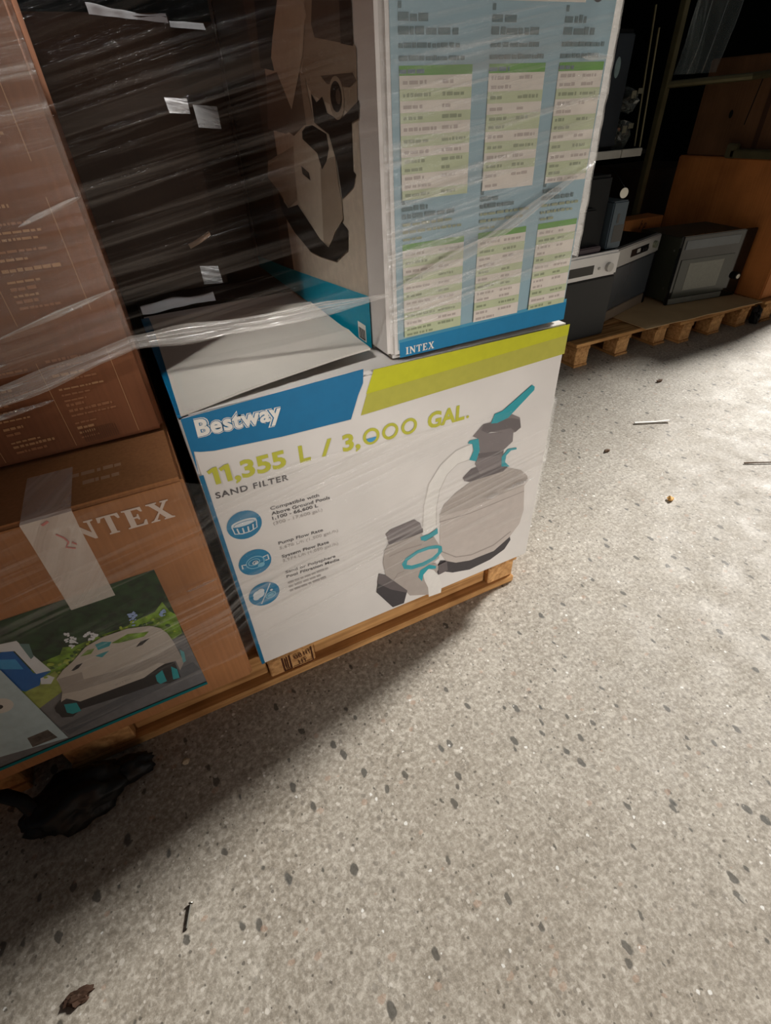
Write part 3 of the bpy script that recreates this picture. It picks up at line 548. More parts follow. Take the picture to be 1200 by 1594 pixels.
ph += [(g1, [(-.69, .170), (-.1195, .1714), (-.1195, .5222), (-.69, .522)]),
 (g2, [(-0.4045,0.3798),(-0.3458,0.4039),(-0.3163,0.4054),(-0.3060,0.4199),(-0.2869,0.4127),(-0.2432,0.4166),(-0.2192,0.4149),(-0.2000,0.4163),(-0.1790,0.4221),(-0.1490,0.4254),(-0.1305,0.4431),(-0.1261,0.4148),(-0.1188,0.4000),(-0.1218,0.3464),(-0.1385,0.3396),(-0.2541,0.3167),(-0.3445,0.3582),(-0.3988,0.3345)]),
 (g3, [(-0.4528,0.3110),(-0.3950,0.3465),(-0.3390,0.3714),(-0.3359,0.3461),(-0.3490,0.3139),(-0.3930,0.2927),(-0.4530,0.2454),(-0.4741,0.2647)]),
 (pg, [(-0.1205,0.3387),(-0.1195,0.1714),(-0.5177,0.1700),(-0.4829,0.2455),(-0.3920,0.2950),(-0.3285,0.3227),(-0.1385,0.3396)]),
 (ink(92, 94, 98, .12), [(-0.1274,0.2528),(-0.1208,0.2219),(-0.3446,0.1977),(-0.3890,0.1868),(-0.3925,0.2186)]),
 (bl, [(-0.4012,0.4575),(-0.3698,0.4567),(-0.3693,0.4488),(-0.3669,0.3847),(-0.3431,0.3744),(-0.3633,0.3662),(-0.3719,0.3507),(-0.3955,0.3487),(-0.4290,0.3982)]), (bl2, [(-0.4048,0.4499),(-0.3743,0.4315),(-0.3747,0.4025),(-0.4139,0.4303)]),
 (wf, [(-0.3914,0.4783),(-0.3556,0.4704),(-0.3530,0.4507),(-0.3427,0.3769),(-0.3643,0.3806),(-0.3674,0.4501),(-0.3976,0.4652)]), (wf, [(-0.3639,0.3667),(-0.3510,0.3675),(-0.3454,0.3560),(-0.3565,0.3437),(-0.3692,0.3521)]),
 (ink(96, 126, 124), [(-0.3552,0.4622),(-0.3436,0.4547),(-0.3503,0.4231),(-0.3562,0.4192)]),
 *blooms, 
 (rbd, [(-0.3770,0.2795),(-0.3611,0.2954),(-0.3339,0.2769),(-0.2203,0.2675),(-0.1802,0.2831),(-0.1580,0.2740),(-0.1610,0.2241),(-0.1851,0.2204),(-0.2063,0.2342),(-0.2614,0.2383),(-0.3415,0.2490),(-0.3623,0.2374),(-0.3777,0.2471)]),
 (rbw, [(-0.3440,0.3521),(-0.3269,0.3684),(-0.3055,0.3805),(-0.2753,0.4041),(-0.2448,0.4123),(-0.2018,0.4111),(-0.1675,0.3983),(-0.1527,0.3823),(-0.1457,0.3613),(-0.1432,0.3356),(-0.1421,0.2661),(-0.1562,0.2457),(-0.1550,0.2781),(-0.1751,0.2826),(-0.1884,0.2795),(-0.2207,0.2664),(-0.3362,0.2710),(-0.3510,0.2937),(-0.3619,0.2897),(-0.3462,0.3209)]),
 (rbs, [(-0.3429,0.3512),(-0.3038,0.3462),(-0.3085,0.3259),(-0.2515,0.3148),(-0.1809,0.3142),(-0.1429,0.3248),(-0.1421,0.2661),(-0.1562,0.2457),(-0.1550,0.2781),(-0.1751,0.2826),(-0.1884,0.2795),(-0.2207,0.2664),(-0.3362,0.2710),(-0.3516,0.3036)]), (rbw, [(-0.3509,0.3092),(-0.3248,0.3002),(-0.2136,0.2879),(-0.1844,0.2922),(-0.1751,0.2826),(-0.1884,0.2795),(-0.2207,0.2664),(-0.3362,0.2710),(-0.3510,0.2937)]),
 (g2, [(-0.2374,0.3903),(-0.2063,0.3978),(-0.1726,0.3846),(-0.1844,0.3765),(-0.2271,0.3838)]), (g2, [(-0.2914,0.3859),(-0.2758,0.3947),(-0.2644,0.3926),(-0.2743,0.3827)]),
 (rbd, [(-0.3162,0.3597),(-0.3043,0.3684),(-0.2938,0.3679),(-0.3050,0.3587),(-0.3133,0.3571)]), (rbd, [(-0.2057,0.3570),(-0.1938,0.3680),(-0.1769,0.3673),(-0.1942,0.3569)]),
 (ink(60, 144, 152), [(-0.2607,0.4010),(-0.2487,0.4019),(-0.2356,0.3936),(-0.2425,0.3849),(-0.2616,0.3853)]), (ink(60, 144, 152), [(-0.2709,0.3737),(-0.2586,0.3750),(-0.2466,0.3737),(-0.2628,0.3637)]),
 (rbd, disc(*[(-0.3634,0.2683)][0], .0155, .0165)), (ink(40, 152, 158), [(-0.3605,0.2802),(-0.3422,0.2720),(-0.3444,0.2447),(-0.3593,0.2450),(-0.3654,0.2555)]), (ink(40, 152, 158), [(-0.2007,0.2596),(-0.1851,0.2676),(-0.1873,0.2301),(-0.2006,0.2293),(-0.2035,0.2408)]), (ink(40, 152, 158), [(-0.1677,0.2681),(-0.1599,0.2529),(-0.1632,0.2243),(-0.1757,0.2269)]), (ink(96, 160, 164), [(-0.1392,0.3075),(-0.1339,0.2949),(-0.1383,0.2667),(-0.1444,0.2645)]),
 (rbs, letters('INTEX', -.2700, .2760, .0045, .030, .01, 0, 1, .03)),
 (ink(176, 196, 202, .08), [(-0.4111,0.4693),(-0.4008,0.4210),(-0.3924,0.1826),(-0.5325,0.2155)]),
 (ink(206, 202, 196), disc(*[(-0.4384,0.3391)][0], .018, .02)), (rbd, disc(*[(-0.4419,0.3377)][0], .006, .006)),
 (ink(92, 84, 78, .5), [(-0.4447,0.2294),(-0.4096,0.2297),(-0.4056,0.1962),(-0.4491,0.1977)]),
 (ink(0, 112, 116), [(-.69, .168), (-.1193, .1685), (-.1193, .1765), (-.69, .176)])]
decal('product_photograph', cw, 'C', ph)
decal('upper_mark', cw, lambda u, v, d: (u, v, .685 + d), [(ink(176, 140, 108), greek(-.17, -.115, .045, .012, 1, random.Random(2), .012)), (ink(176, 140, 108), greek(-.19, -.11, .075, .012, 1, random.Random(5), .014))])
# strip of packing tape over the front edge
M_tape = film_mat('frosted_packing_tape', .46, .30, .25, .9, 3, 30, (.80, .70, .62, 1))
tv, tf, tuv = [], [], []
prof = [(.112, .6862), (.06, .6862), (.0, .6864), (-.0135, .6855), (-.0168, .682), (-.0168, .64), (-.0168, .58), (-.0168, .535), (-.0168, .496)]
for i, (y, z) in enumerate(prof):
    a = i / (len(prof) - 1)
    for k, (xa, xb) in enumerate(((-.252, -.262), (-.184, -.1925))):
        x = xa + (xb - xa) * a + .0015 * noise.noise(Vector((a * 9, k * 5, 0))); tv.append((x, y, z)); tuv.append((k * .07, a * .3))
    if i: tf.append([2 * i - 2, 2 * i - 1, 2 * i + 1, 2 * i])
tp_ = ob('tape_strip', tv, tf, M_tape, cw, uv=tuv); tp_['label'] = 'strip of frosted tape with faint pink print'
pk = ink(204, 130, 124)
decal('tape_print', cw, lambda u, v, d: (u, -.0172 - d * .6, v), [(pk, stroke([(-.232, .672), (-.222, .676)], .004)), (pk, stroke([(-.222, .650), (-.215, .640), (-.2125, .630), (-.219, .622), (-.2085, .615)], .0025)), (pk, stroke([(-.2085, .628), (-.204, .622)], .0025))])

# ------------------------------------------------------------------ upper left carton, printed with fine pale panels
uw = thing('text_printed_carton', 'large red-brown carton covered in fine pale print, on the low brown carton at left', 'box', (-.38, .46, .69))
vs, fsx = boxgeo(-.74, -.0255, .16, .76, .690, 1.50, .008, 3)
ob('carton', vs, fsx, M_brown2, uw)
pn = ink(176, 132, 92); rr = random.Random(5); it = []
for x0, x1, z0, z1 in ((-.165, -.069, .912, 1.06), (-.165, -.069, .700, .853), (-.265, -.172, .905, 1.06), (-.265, -.172, .700, .848), (-.165, -.069, 1.10, 1.26), (-.37, -.28, .70, .85), (-.37, -.28, .90, 1.06)):
    it.append((pn, stroke([(x1, z0), (x1, z1)], .0010)));
    z = z1 - .008
    while z > z0 + .008:
        hh = rr.choice((.0035, .0035, .005)); it.append((pn if rr.random() < .45 else ink(156, 106, 72), greek(x0 + .006, x1 - .012, z, hh, rr.uniform(.3, 1), rr, .008))); z -= rr.choice((.0085, .010, .014))
for k in range(16): it.append((ink(96, 58, 36), rect(-.155 + k * .0035, .690 + .012, -.1535 + k * .0035, .725)))
decal('printed_panels', uw, 'U', it)

# ------------------------------------------------------------------ dark cartons deeper in the stack
dw = thing('dark_carton', 'dark brown carton deep in the stack, behind the white flap', 'box', (-.1, .95, .13))
vs, fsx = boxgeo(-.46, .250, .77, 1.10, .1325, 1.312, .005, 2)
ob('carton', vs, fsx, M_dim, dw)
M_tape2 = film_mat('grey_packing_tape', .40, .15, .2, .3, 3, 20, (.62, .62, .60, 1))
def tapequad(name, parent, pts):
    ob(name, pts, [[0, 1, 2, 3]], M_tape2, parent, uv=[(0, 0), (.06, 0), (.06, .05), (0, .05)])
y_ = .7685
tapequad('tape_piece', dw, [(.204, y_, 1.148), (.2495, y_, 1.145), (.2495, y_, 1.172), (.200, y_, 1.176)])
tapequad('tape_piece', dw, [(.185, y_, .782), (.236, y_, .778), (.232, y_, .822), (.185, y_, .828)])
d2 = thing('narrow_dark_carton', 'dark carton seen in the slot between the dark carton and the tall pale blue carton', 'box', (.31, 1.0, .13))
vs, fsx = boxgeo(.262, .720, .915, 1.11, .1325, 1.315, .005, 2)
ob('carton', vs, fsx, M_dim, d2)
tapequad('tape_piece', d2, [(.288, .9135, 1.118), (.345, .9135, 1.112), (.345, .9135, 1.158), (.285, .9135, 1.164)])

d3 = thing('filler_carton', 'plain brown carton hidden behind the white sand filter box', 'box', (.36, .67, .13))  # added filler: keeps light out of the front gap, backs up the tall carton
box('carton', .002, .72, .600, .755, .1325, .778, M_dim, d3, .004)

# ------------------------------------------------------------------ stretch film round the load
sf = thing('stretch_film', 'clear wrinkled stretch film wound round the stacked cartons', 'plastic film', (.0, .0, .75))
def film(name, path, zb, zt, nu, nv, mat, amp=.004, seed=0.0):
    """a standing sheet along a plan path; zb, zt give its lower and upper edge along the length"""
    P = [Vector((p[0], p[1], 0)) for p in path]; ls = [0]
    for a, b in zip(P, P[1:]): ls.append(ls[-1] + (b - a).length)
    V, F, U = [], [], []
    for i in range(nu + 1):
        s = ls[-1] * i / nu; k = max(j for j in range(len(ls) - 1) if ls[j] <= s + 1e-9); f = (s - ls[k]) / (ls[k + 1] - ls[k]); p = P[k].lerp(P[k + 1], f)
        t = (P[k + 1] - P[k]).normalized(); nn = Vector((t.y, -t.x, 0)); z0 = zb[k] + (zb[k + 1] - zb[k]) * f; z1 = zt[k] + (zt[k + 1] - zt[k]) * f
        for j in range(nv + 1):
            z = z0 + (z1 - z0) * j / nv; zz = z - .12 * s
            d = noise.noise(Vector((s * 3 + seed, zz * 26, seed))) * amp + noise.noise(Vector((s * 7, zz * 70, seed + 5))) * amp * .5
            q = p + nn * (.003 + abs(d)); V.append((q.x, q.y, z)); U.append((s, z))
    for i in range(nu):
        for j in range(nv): a = i * (nv + 1) + j; F.append([a, a + nv + 1, a + nv + 2, a + 1])
    return ob(name, V, F, mat, sf, smooth=True, uv=U)
F_up = film_mat('stretch_film_upper', .10, .42, .10, -.14, 1.3, 60, (.66, .63, .58, 1))
F_gap = film_mat('stretch_film_gap', .0, .11, .10, -.20, 1.0, 62, (.60, .52, .44, 1))
F_low = film_mat('stretch_film_lower', .015, .34, .10, -.16, 1.5, 62, (.80, .77, .73, 1))
film('film_sheet', [(-.742, .158), (-.026, .157)], [.815, .845], [1.50, 1.50], 40, 60, F_up, .003, 1.0)
film('film_sheet', [(-.026, .156), (.368, .004)], [.845, .895], [1.50, 1.50], 36, 60, F_gap, .004, 2.0)
film('film_sheet', [(.368, .005), (.772, .005), (.7735, .02), (.7735, .40)], [.83, .90, .90, .93], [1.42, 1.42, 1.42, 1.42], 60, 60, F_up, .003, 3.0)
film('film_sheet', [(-.702, -.0178), (-.022, -.018), (-.001, -.003), (.779, -.003), (.781, .01), (.781, .30)], [.20, .22, .22, .27, .27, .27], [.678, .680, .655, .610, .61, .60], 90, 50, F_low, .003, 4.0)
# gathered lower edge of the upper film: a narrow pleated band
M_cord = film_mat('gathered_film_band', .24, .85, .16, 0, 2.0, 150, (.74, .70, .64, 1))
def band(pts, wd, seed):
    V, F, U = [], [], []; out = []
    for a, b in zip(pts, pts[1:]):
        for k in range(12): out.append(Vector(a).lerp(Vector(b), k / 12))
    out.append(Vector(pts[-1])); n = len(out) - 1; m = 8; L_ = 0
    for i, p in enumerate(out):
        if i: L_ += (p - out[i - 1]).length
        t = (out[min(i + 1, n)] - out[max(i - 1, 0)]).normalized(); nn = Vector((t.y, -t.x, 0)).normalized()
        e = min(1, i / 6, (n - i) / 6) * .8 + .2; w = wd * e * (.75 + .5 * abs(noise.noise(p * 9 + Vector((seed, 0, 0)))))
        for j in range(m + 1):
            c = j / m - .5; q = p + Vector((0, 0, c * w)) + nn * (.002 + .0035 * abs(math.sin(j * 2.1 + 1.5 * noise.noise(p * 6)))) ; V.append(tuple(q)); U.append((L_, c * .12))
    for i in range(n):
        for j in range(m): a = i * (m + 1) + j; F.append([a, a + m + 1, a + m + 2, a + 1])
    return ob('film_band', V, F, M_cord, sf, smooth=True, uv=U)
band([(-.742, .150, .760), (-.40, .150, .785), (-.20, .150, .818), (-.028, .148, .856), (.18, .075, .872), (.366, -.001, .900)], .030, 2)
band([(.372, -.001, .905), (.55, -.001, .955), (.76, -.001, 1.05)], .022, 8)
band([(-.20, .150, .895), (-.026, .148, .938)], .014, 12)
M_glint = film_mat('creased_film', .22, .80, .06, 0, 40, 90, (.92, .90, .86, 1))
def crease(a, b, h, seed):
    a, b = Vector(a), Vector(b); V, F, n = [], [], 18
    for i in range(n + 1):
        p = a.lerp(b, i / n); e = math.sin(math.pi * min(1, max(0, i / n))) ** .5 if 0 < i < n else .05
        for j in range(4):
            q = noise.noise(p * 40 + Vector((seed, j * 1.3, 0))); V.append((p.x, p.y - .002 - .006 * math.sin(j / 3 * math.pi) * e - .002 * abs(q), p.z + (j / 3 - .5) * h * e * (1 + .6 * q)))
    for i in range(n):
        for j in range(3): k = i * 4 + j; F.append([k, k + 4, k + 5, k + 1])
    return ob('film_crease', V, F, M_glint, sf, smooth=False, uv=[(v[0], v[2]) for v in V])
crease((-.34, .150, .842), (-.205, .150, .858), .008, 1)
crease((-.34, .150, .812), (-.190, .150, .826), .006, 2)
crease((-.34, .150, .790), (-.192, .150, .806), .005, 3)
crease((-.34, .150, .768), (-.17, .150, .790), .009, 4)
crease((-.115, .150, 1.030), (-.026, .148, 1.058), .007, 5)
crease((-.11, .150, .915), (-.05, .148, .930), .005, 6)
crease((.70, .001, 1.1815), (.760, .001, 1.1815), .007, 7)
crease((.735, .001, 1.130), (.748, .001, 1.134), .008, 8)
crease((.655, -.006, .405), (.742, -.006, .412), .012, 9)
crease((.600, -.006, .400), (.640, -.006, .402), .009, 10)
crease((-.085, -.022, .455), (-.025, -.022, .462), .004, 11)

# crumpled film standing on the rim of the dark carton and folded over the back of the white box
M_fold = film_mat('folded_film_white', .62, .25, .2, 0, 12, 12, (.84, .85, .88, 1))
def rag(name, a, b, h, seed, mat):
    a, b = Vector(a), Vector(b); V, F, n = [], [], 26
    for i in range(n + 1):
        p = a.lerp(b, i / n)
        for j in range(5):
            q = noise.noise(p * 26 + Vector((seed, j * .7, 0))); hh = h * (.7 + .5 * noise.noise(p * 13 + Vector((0, seed, 0))))
            V.append((p.x, p.y + .018 * (j / 4) + .007 * q, p.z + hh * math.sin(j / 4 * 2.2) + .002 * q))
    for i in range(n):
        for j in range(4): k = i * 5 + j; F.append([k, k + 5, k + 6, k + 1])
    return ob(name, V, F, mat, sf, smooth=True, uv=[(v[0], v[2]) for v in V])
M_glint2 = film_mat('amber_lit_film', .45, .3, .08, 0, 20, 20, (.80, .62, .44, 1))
rag('film_fold', (.095, .765, 1.308), (.246, .765, 1.296), .022, 3, M_fold)
rag('film_fold', (.270, .905, 1.305), (.352, .905, 1.300), .024, 9, M_fold)
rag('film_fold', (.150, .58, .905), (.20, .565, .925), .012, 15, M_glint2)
rag('film_fold', (.006, .570, .784), (.178, .580, .786), .026, 6, M_fold)

# ------------------------------------------------------------------ black plastic on the floor, left
bp_ = thing('black_plastic_bundle', 'crumpled black plastic bundle with a looped strap on the floor at lower left', 'plastic bag', (-.44, -.07, 0))
M_bag = flat('black_bag_plastic', rgb(11, 12, 12), .5, 0, .35, .2, 40, .5)
ob('bundle', *lump(-.440, -.058, .034, .092, .058, .044, 11.3, .34, 1.9, 4, .001), M_bag, bp_, smooth=True)
ob('loose_end', *lump(-.350, -.036, .020, .066, .030, .030, 14.1, .32, 1.8, 4, .001), M_bag, bp_, smooth=True)
V, F = tube([(-.64, .012, .080), (-.585, -.006, .088), (-.545, -.022, .096), (-.515, -.045, .088), (-.498, -.070, .058), (-.485, -.085, .03), (-.455, -.09, .02)], [.012, .014, .014, .013, .014, .016, .012], 8, True, .45)
ob('strap', V, F, M_bag, bp_, smooth=True)

# ------------------------------------------------------------------ back row on the short pallets
sheet = thing('kraft_sheet', 'pale kraft cardboard sheet covering the short pallet below the black microwave oven', 'cardboard', (2.93, 1.4, .13))
V, F = [], []; n, m = 16, 8
for k in (0, 1):
    for j in range(m + 1):
        for i in range(n + 1):
            a, b = i / n, j / m; x = 2.475 + .925 * a; y = 1.085 - .04 * a + b * .70
            V.append((x, y, .1372 + .002 * abs(noise.noise(Vector((x * 4, y * 4, 0)))) - .0035 * k - (.003 * (1 - min(1, b * 6)) * (.5 + .5 * math.sin(x * 23)))))
q = (n + 1) * (m + 1)
for j in range(m):
    for i in range(n): a = j * (n + 1) + i; F.append([a, a + 1, a + n + 2, a + n + 1]); F.append([q + a, q + a + n + 1, q + a + n + 2, q + a + 1])
for i in range(n): F.append([i, q + i, q + i + 1, i + 1])
for j in range(m): a = j * (n + 1); F.append([a, a + n + 1, q + a + n + 1, q + a]); a += n; F.append([a, q + a, q + a + n + 1, a + n + 1])
ob('sheet', V, F, M_kraft, sheet)
M_app = flat('appliance_white', rgb(206, 204, 200), .35, .1, .5, .04, 8); M_appg = flat('appliance_silver_panel', rgb(170, 168, 164), .35, .4, .5, .05, 8)
M_doorblk = flat('oven_door_black', rgb(26, 27, 29), .3, 0, .3, .1, 4); M_doorg = flat('oven_door_grey', rgb(62, 66, 70), .25, 0, .5, .1, 3); M_disp = flat('display_black', rgb(18, 18, 20), .15, 0, .5, .1, 6)
M_galv = flat('galvanised_side', rgb(74, 78, 66), .5, .5, .4, .12, 8)
# low oven, front square to the row
oa = thing('compact_oven', 'low black compact oven with a white control panel, nearest to the pale blue carton', 'oven', (1.94, 1.165, .13))
box('casing', 1.642, 2.236, 1.19, 1.56, .132, .545, M_black, oa, .004)
box('door', 1.645, 2.233, 1.168, 1.19, .135, .432, M_doorblk, oa, .004)
cp = box('control_panel', 1.642, 2.236, 1.165, 1.20, .436, .548, M_app, oa, .010)
fo = lambda u, v, d: (u, 1.165 - d, v)
decal('display', cp, fo, [(M_disp, rect(1.88, .458, 2.07, .500))])
ob('knob', *tube([(2.165, 1.167, .480), (2.165, 1.148, .480)], .021, 20), M_appg, cp, smooth=False)
box('button', 2.098, 2.112, 1.158, 1.170, .474, .486, M_appg, cp, .002)
# second oven, turned a little
ob2 = thing('turned_oven', 'dark grey oven with silver panel turned between the low oven and the black microwave', 'oven', (2.33, 1.272, .138), math.atan2(.15, .49))
W2 = .525
box('casing', .004, W2 - .004, .03, .40, 0, .372, M_black, ob2, .004, True)
box('side_frame', W2 - .020, W2, .0, .03, 0, .378, M_black, ob2, .003, True)
box('door', 0, W2 - .021, .002, .03, .062, .284, M_doorg, ob2, .004, True)
box('lower_panel', 0, W2 - .021, .004, .03, .0, .058, flat('plinth_bronze', rgb(150, 136, 120), .3, .5, .5, .1, 6), ob2, .003, True)
cp2 = box('control_panel', 0, W2 - .002, -.004, .03, .288, .380, M_appg, ob2, .005, True)
f2 = lambda u, v, d: (u, -.004 - d, v)
decal('display', cp2, f2, [(M_disp, rect(.165, .315, .375, .352)), (M_appg, rect(.235, .325, .275, .345))], 0, True)
for k in range(3): ob('button', *tube([(.30 + k * .028, -.003, .333), (.30 + k * .028, -.012, .333)], .008, 10), M_black, cp2, True)
ob('knob', *tube([(.445, -.003, .336), (.445, -.020, .336)], .018, 18), flat('knob_green_grey', rgb(120, 126, 108), .4, .3, .5, .1, 9), cp2, True)
# black microwave
mw = thing('microwave_oven', 'black built-in microwave oven with a square window, at the right end', 'microwave', (2.872, 1.300, .139), math.atan2(-.15, 1.0))
W3, H3 = .525, .372
box('casing', .012, W3 - .03, .02, .36, .012, H3 - .014, M_galv, mw, .003, True)
box('front_frame', 0, W3, 0, .022, .0, H3, M_blackglass, mw, .004, True)
f3 = lambda u, v, d: (u, 0 - d, v)
dp = box('door_panel', .022, W3 - .115, -.004, .006, .040, .250, flat('door_smoke_glass', rgb(58, 62, 56), .18, 0, .5, .1, 5), mw, .002, True)
box('window', .085, .338, -.0055, .004, .078, .228, flat('window_mesh_glass', rgb(112, 114, 104), .22, 0, .5, .08, 90), dp, .001, True)
box('reflection_band', .022, W3 - .115, -.003, .006, .302, .350, flat('bluish_reflection', rgb(70, 78, 84), .10, 0, .6, .2, 4), mw, .002, True)  # bluish reflection across the top of the frame, put in as a tinted strip
box('lower_trim', .010, W3 - .12, -.003, .006, .004, .036, M_steel, mw, .002, True)
kb = ob('knob', *tube([(W3 - .055, .001, .118), (W3 - .055, -.022, .118)], .020, 18), M_black, mw, True)
ob('knob_cap', *tube([(W3 - .055, -.022, .118), (W3 - .055, -.026, .118)], .013, 16), flat('bright_cap', rgb(200, 200, 190), .25, .6, .6, .05, 9), kb, True)
for z in (.29, .085): ob('screw', *tube([(.013, .06, z), (.009, .06, z)], .006, 10), M_steel, mw, True)
# coffee machine on the low oven
cm = thing('coffee_machine', 'tall black coffee machine with a blue-grey side panel, on the low black oven', 'coffee machine', (2.02, 1.35, .548))
box('casing', 1.78, 2.15, 1.225, 1.50, .549, .86, M_black, cm, .012)
box('spout_block', 1.90, 2.05, 1.19, 1.23, .68, .74, M_black, cm, .008)
box('drip_tray', 1.84, 2.12, 1.19, 1.23, .549, .575, flat('tray_plum', rgb(58, 46, 52), .4, 0, .4, .1, 9), cm, .005)
sp_ = box('side_panel', 2.165, 2.262, 1.205, 1.42, .549, .752, flat('panel_blue_grey', rgb(66, 78, 86), .4, .2, .4, .1, 10), cm, .006)
decal('slot', sp_, lambda u, v, d: (u, 1.205 - d, v), [(M_disp, rect(2.190, .578, 2.258, .652)), (M_disp, rect(2.200, .66, 2.215, .70))])
tg_ = thing('hang_tag', 'small round white tag hanging on a black cord above the ovens', 'tag', (2.205, 1.20, .79))
V, F = tube([(2.204, 1.199, .785), (2.2045, 1.201, .785)], .021, 20)
ob('disc', V, F, flat('tag_paper', rgb(206, 202, 186), .6, 0, .3, .05, 30), tg_)
ob('cord', *tube([(2.205, 1.203, .805), (2.235, 1.30, .855), (2.262, 1.38, .862)], .0022, 6), M_black, tg_)
ob('cord_loop', *tube([(2.205, 1.2, .80), (2.206, 1.21, .81)], .002, 6), M_black, tg_)
# small orange carton
so = thing('small_orange_carton', 'small orange-brown carton with a dark slanted mark, behind the turned oven', 'box', (3.05, 1.8, .13))
box('carton', 2.885, 3.22, 1.745, 1.87, .138, .533, M_orange, so, .003)
mk = ink(66, 40, 26)
decal('printed_mark', so, lambda u, v, d: (u, 1.745 - d, v), [(mk, stroke([(3.022, .474), (3.034, .524)], .007)), (mk, stroke([(3.029, .500), (3.042, .506), (3.040, .490)], .006)), (mk, stroke([(3.050, .458), (3.064, .506)], .007)), (mk, stroke([(3.062, .504), (3.076, .505), (3.070, .482), (3.058, .481)], .006))])
# steel rack behind
M_rack = flat('olive_rack_steel', rgb(104, 98, 70), .45, .5, .5, .15, 12)
rk = thing('steel_rack', 'dark steel rack with an olive post, behind the row of ovens', 'rack', (2.6, 2.1, 0))
for x, y in ((1.75, 1.92), (3.165, 1.92), (1.75, 2.40), (3.165, 2.40)): box('post', x - .018, x + .018, y - .018, y + .018, 0, 2.05, M_rack, rk, .002)
for z in (.855, 2.0): box('shelf', 1.74, 3.14, 1.93, 2.40, z, z + .022, flat('shelf_dark', rgb(28, 29, 28), .5, .3, .4, .1, 8), rk, .002)
for a, b in ((1.77, 2.903), (2.909, 3.075)): box('shelf_edge', a, b, 1.905, 1.932, .848, .888, flat('galvanised_edge', rgb(196, 196, 186), .4, .1, .5, .08, 12), rk, .002)
ob('brace', *tube([(3.165, 1.92, 1.178), (3.385, 1.55, 1.192), (3.39, 1.42, 1.2)], .017, 8), M_rack, rk)
ob('stay', *tube([(3.02, 1.93, 1.42), (3.075, 1.93, .89)], .006, 6), M_rack, rk)
ob('stay', *tube([(3.06, 2.02, 1.52), (3.13, 2.02, .89)], .006, 6), M_rack, rk)
# things on the rack shelf
fr_ = thing('black_cabinet', 'tall black cabinet with two glossy doors on the rack shelf', 'cabinet', (2.68, 2.1, .877))
box('casing', 2.50, 2.90, 1.985, 2.35, .879, 1.42, M_black, fr_, .005)
box('door', 2.505, 2.755, 1.962, 1.985, .905, 1.40, M_doorblk, fr_, .006)
dr = box('door', 2.765, 2.895, 1.962, 1.985, .905, 1.40, flat('door_slate', rgb(44, 50, 56), .25, 0, .5, .1, 6), fr_, .006)
decal('notice', dr, lambda u, v, d: (u, 1.962 - d, v), [(flat('notice_paper', rgb(126, 148, 150), .5, 0, .3, .15, 40), disc(2.80, 1.262, .020, .045, 20))])
M_clr = film_mat('bagged_goods_film', .22, .5, .10, .6, 18, 26, (.36, .40, .36, 1))
M_goods = flat('dark_goods', rgb(40, 42, 38), .35, .2, .5, .5, 40, .6)
for k, (x, z, rx, rz, lb) in enumerate(((2.985, .955, .065, .075, 'lower film-wrapped dark bundle on the rack shelf'), (3.005, 1.115, .055, .055, 'upper film-wrapped dark bundle on the rack shelf'))):
    b = thing('wrapped_bundle', lb, 'bundle', (x, 2.1, z - rz), 0)
    ob('goods', *lump(x, 2.08, z, rx, .08, rz * .9, 2.0 + k, .35, 2.0, 3, .879), M_goods, b)
    ob('wrap', *lump(x, 2.08, z, rx * 1.08, .11, rz * 1.06, 2.0 + k, .5, 2.2, 3, .878), M_clr, b, uv=None)
    for q in range(2): box('paper_label', x - .05 + q * .045, x - .015 + q * .05, 1.962, 1.966, z + .01 + .02 * q, z + .045 + .01 * q, flat('label_buff', rgb(120, 118, 100), .5, 0, .3, .2, 60), b, .001)
hw = thing('film_roll', 'clear film hanging in folds beside the olive rack post', 'plastic film', (3.2, 1.95, 1.2))
V, F, U = [], [], []
for i in range(17):
    for j in range(21):
        x = 3.20 + i * .0115; z = 1.60 - j * .019; y = 1.86 + .022 * math.sin(i * 1.1 + j * .08) + .012 * noise.noise(Vector((x * 14, z * 5, 1))) - (x - 3.2) * .6
        V.append((x - .04 * (j / 20) ** 2, y, z)); U.append((z, x))
for i in range(16):
    for j in range(20): a = i * 21 + j; F.append([a, a + 21, a + 22, a + 1])
ob('sheet', V, F, film_mat('hanging_film', .10, .45, .12, .0, 1.5, 60, (.40, .46, .42, 1)), hw, smooth=True, uv=U)
# cartons on the right-hand pallet
c1 = thing('orange_carton', 'big orange-brown carton standing beside the microwave on the right-hand pallet', 'box', (3.75, 1.5, .13))
box('carton', 3.435, 4.05, 1.085, 1.915, .1315, .828, M_orange, c1, .006)
c2 = thing('dim_brown_carton', 'dim brown carton stacked on the orange-brown carton at right', 'box', (3.75, 1.6, .83))
box('carton', 3.455, 4.00, 1.30, 1.885, .830, 1.285, board_mat('dim_brown_cardboard', rgb(104, 74, 50)), c2, .006)
fx = lambda u, v, d: (3.455 - d, u, v)
decal('strap', c2, fx, [(M_black, stroke([(1.535, 1.19), (1.56, .98)], .006)), (M_black, disc(1.66, 1.03, .012, .02, 14)), (ink(70, 46, 30), stroke([(1.46, 1.28), (1.46, .84)], .03))])
hk = thing('metal_bracket', 'bent grey metal bracket lying on the front edge of the orange-brown carton', 'bracket', (3.42, 1.45, .83))
ob('arm', *join(boxgeo(3.36, 3.455, 1.27, 1.53, .832, .872, .006), boxgeo(3.36, 3.40, 1.50, 1.56, .83, .90, .006)), M_rack, hk)
c3 = thing('shadowed_carton', 'shadowed brown carton behind the orange-brown carton, partly hidden by the rack post', 'box', (3.75, 2.3, 0))
box('carton', 3.42, 4.0, 2.12, 2.60, .0, .74, M_dim, c3, .006)

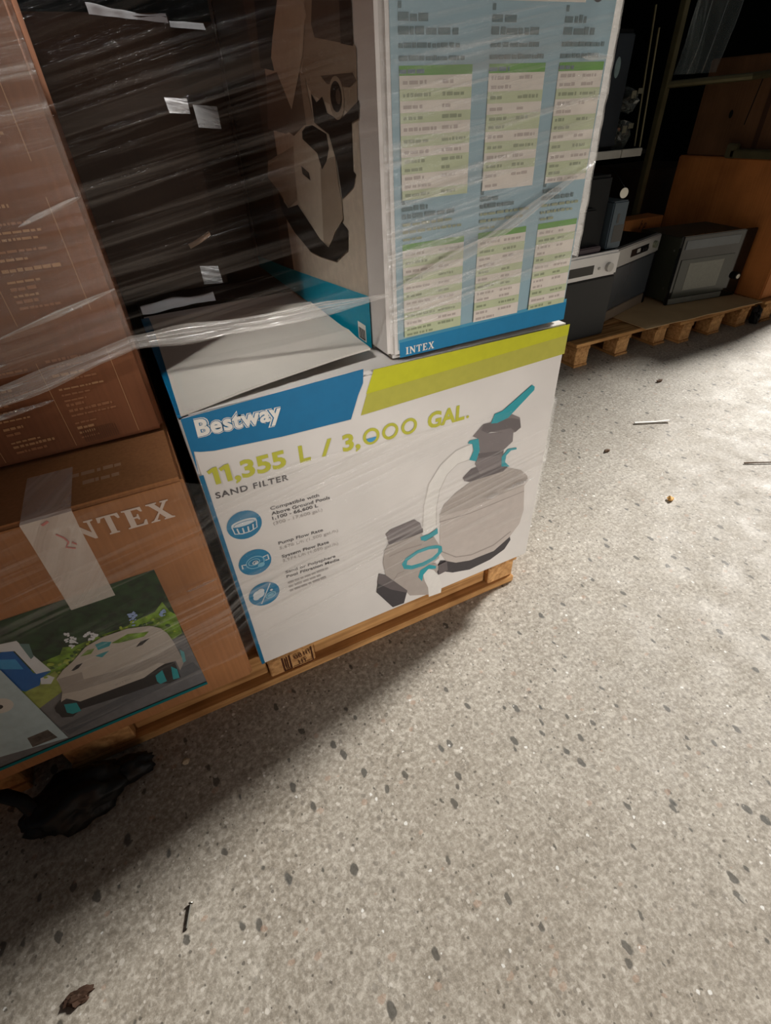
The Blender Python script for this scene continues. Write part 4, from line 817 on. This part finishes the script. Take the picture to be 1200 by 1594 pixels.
# ------------------------------------------------------------------ litter on the floor
def debris(name, label, cat, geo, mat, loc):
    o = ob(name, geo[0], geo[1], mat); o.location = (0, 0, 0); tag(o, label, cat); return o
M_strip = flat('white_strip', rgb(232, 230, 224), .5, 0, .4, .05, 20); M_stick = flat('twig_bark', rgb(92, 70, 52), .8, 0, .2, .2, 30); M_nail = flat('nail_steel', rgb(150, 146, 136), .35, .7, .5, .1, 40)
debris('plastic_strip', 'thin white plastic strip lying on the concrete below the short pallets', 'strip', tube([(1.822, .528, .005), (1.87, .505, .006), (1.91, .487, .005), (1.962, .463, .008)], [.007, .006, .006, .007], 8, True, .4), M_strip, None)
debris('twig', 'thin brown twig on the concrete at the right edge', 'twig', tube([(1.93, .092, .004), (1.97, .070, .005), (2.06, .022, .005)], [.003, .0024, .0022], 6), M_stick, None)
debris('nail', 'bent steel nail lying on the dark concrete in front', 'nail', join(tube([(-.257, -.344, .0045), (-.2625, -.357, .004), (-.270, -.376, .003)], .0022, 8), tube([(-.2565, -.3425, .0045), (-.2562, -.3415, .0045)], .0045, 10)), M_nail, None)
debris('orange_crumb', 'small orange-yellow crumb on the bright concrete', 'crumb', lump(1.498, .072, .007, .012, .011, .008, 4, .5, 2, 2, .0005), flat('crumb_orange', rgb(226, 176, 104), .6, 0, .3, .1, 60), None)
debris('pebble', 'pale round pebble near the pallet edge beside the black plastic', 'pebble', lump(-.222, -.068, .004, .009, .007, .006, 5, .3, 2, 2, .0005), flat('pebble_pale', rgb(176, 158, 132), .7, 0, .3, .1, 60), None)
debris('wood_chip', 'small dark wood chip on the bright concrete right of the white box', 'chip', lump(1.55, .42, .004, .015, .007, .005, 6, .4, 2, 2, .0005), M_stick, None)
debris('wood_chip', 'dark chip on the concrete just in front of the short pallets', 'chip', lump(2.265, .772, .005, .018, .009, .006, 7, .4, 2, 2, .0005), M_stick, None)
debris('plastic_scrap', 'small crumpled black plastic scrap on the floor between the two right-hand pallets', 'scrap', lump(3.412, 1.06, .05, .022, .030, .052, 3, .4, 2, 3, .0005), M_bag, None)
debris('leaf_scrap', 'dry brown leaf scrap on the concrete in the bottom left corner', 'scrap', lump(-.447, -.385, .004, .022, .010, .006, 9, .6, 2, 3, .0005), flat('leaf_brown', rgb(74, 54, 42), .7, 0, .3, .2, 60), None)

# ------------------------------------------------------------------ unseen pallet load behind the viewer, added to shade the left
pallet('unseen wooden pallet added behind the viewer under two shading cartons', -1.05, .25, -2.75, -1.62, .13, [(-1.05, -.91), (-.47, -.33), (.11, .25)], True)
b1 = thing('shade_carton', 'large unseen brown carton added behind the viewer for shade, lower of two', 'box', (-.4, -2.2, .13))
box('carton', -1.02, .22, -2.7, -1.66, .132, .95, M_brown, b1, .006)
b2 = thing('shade_carton', 'large unseen brown carton added behind the viewer for shade, upper of two', 'box', (-.4, -2.2, .95))
box('carton', -1.00, .20, -2.68, -1.68, .952, 1.85, M_brown2, b2, .006)
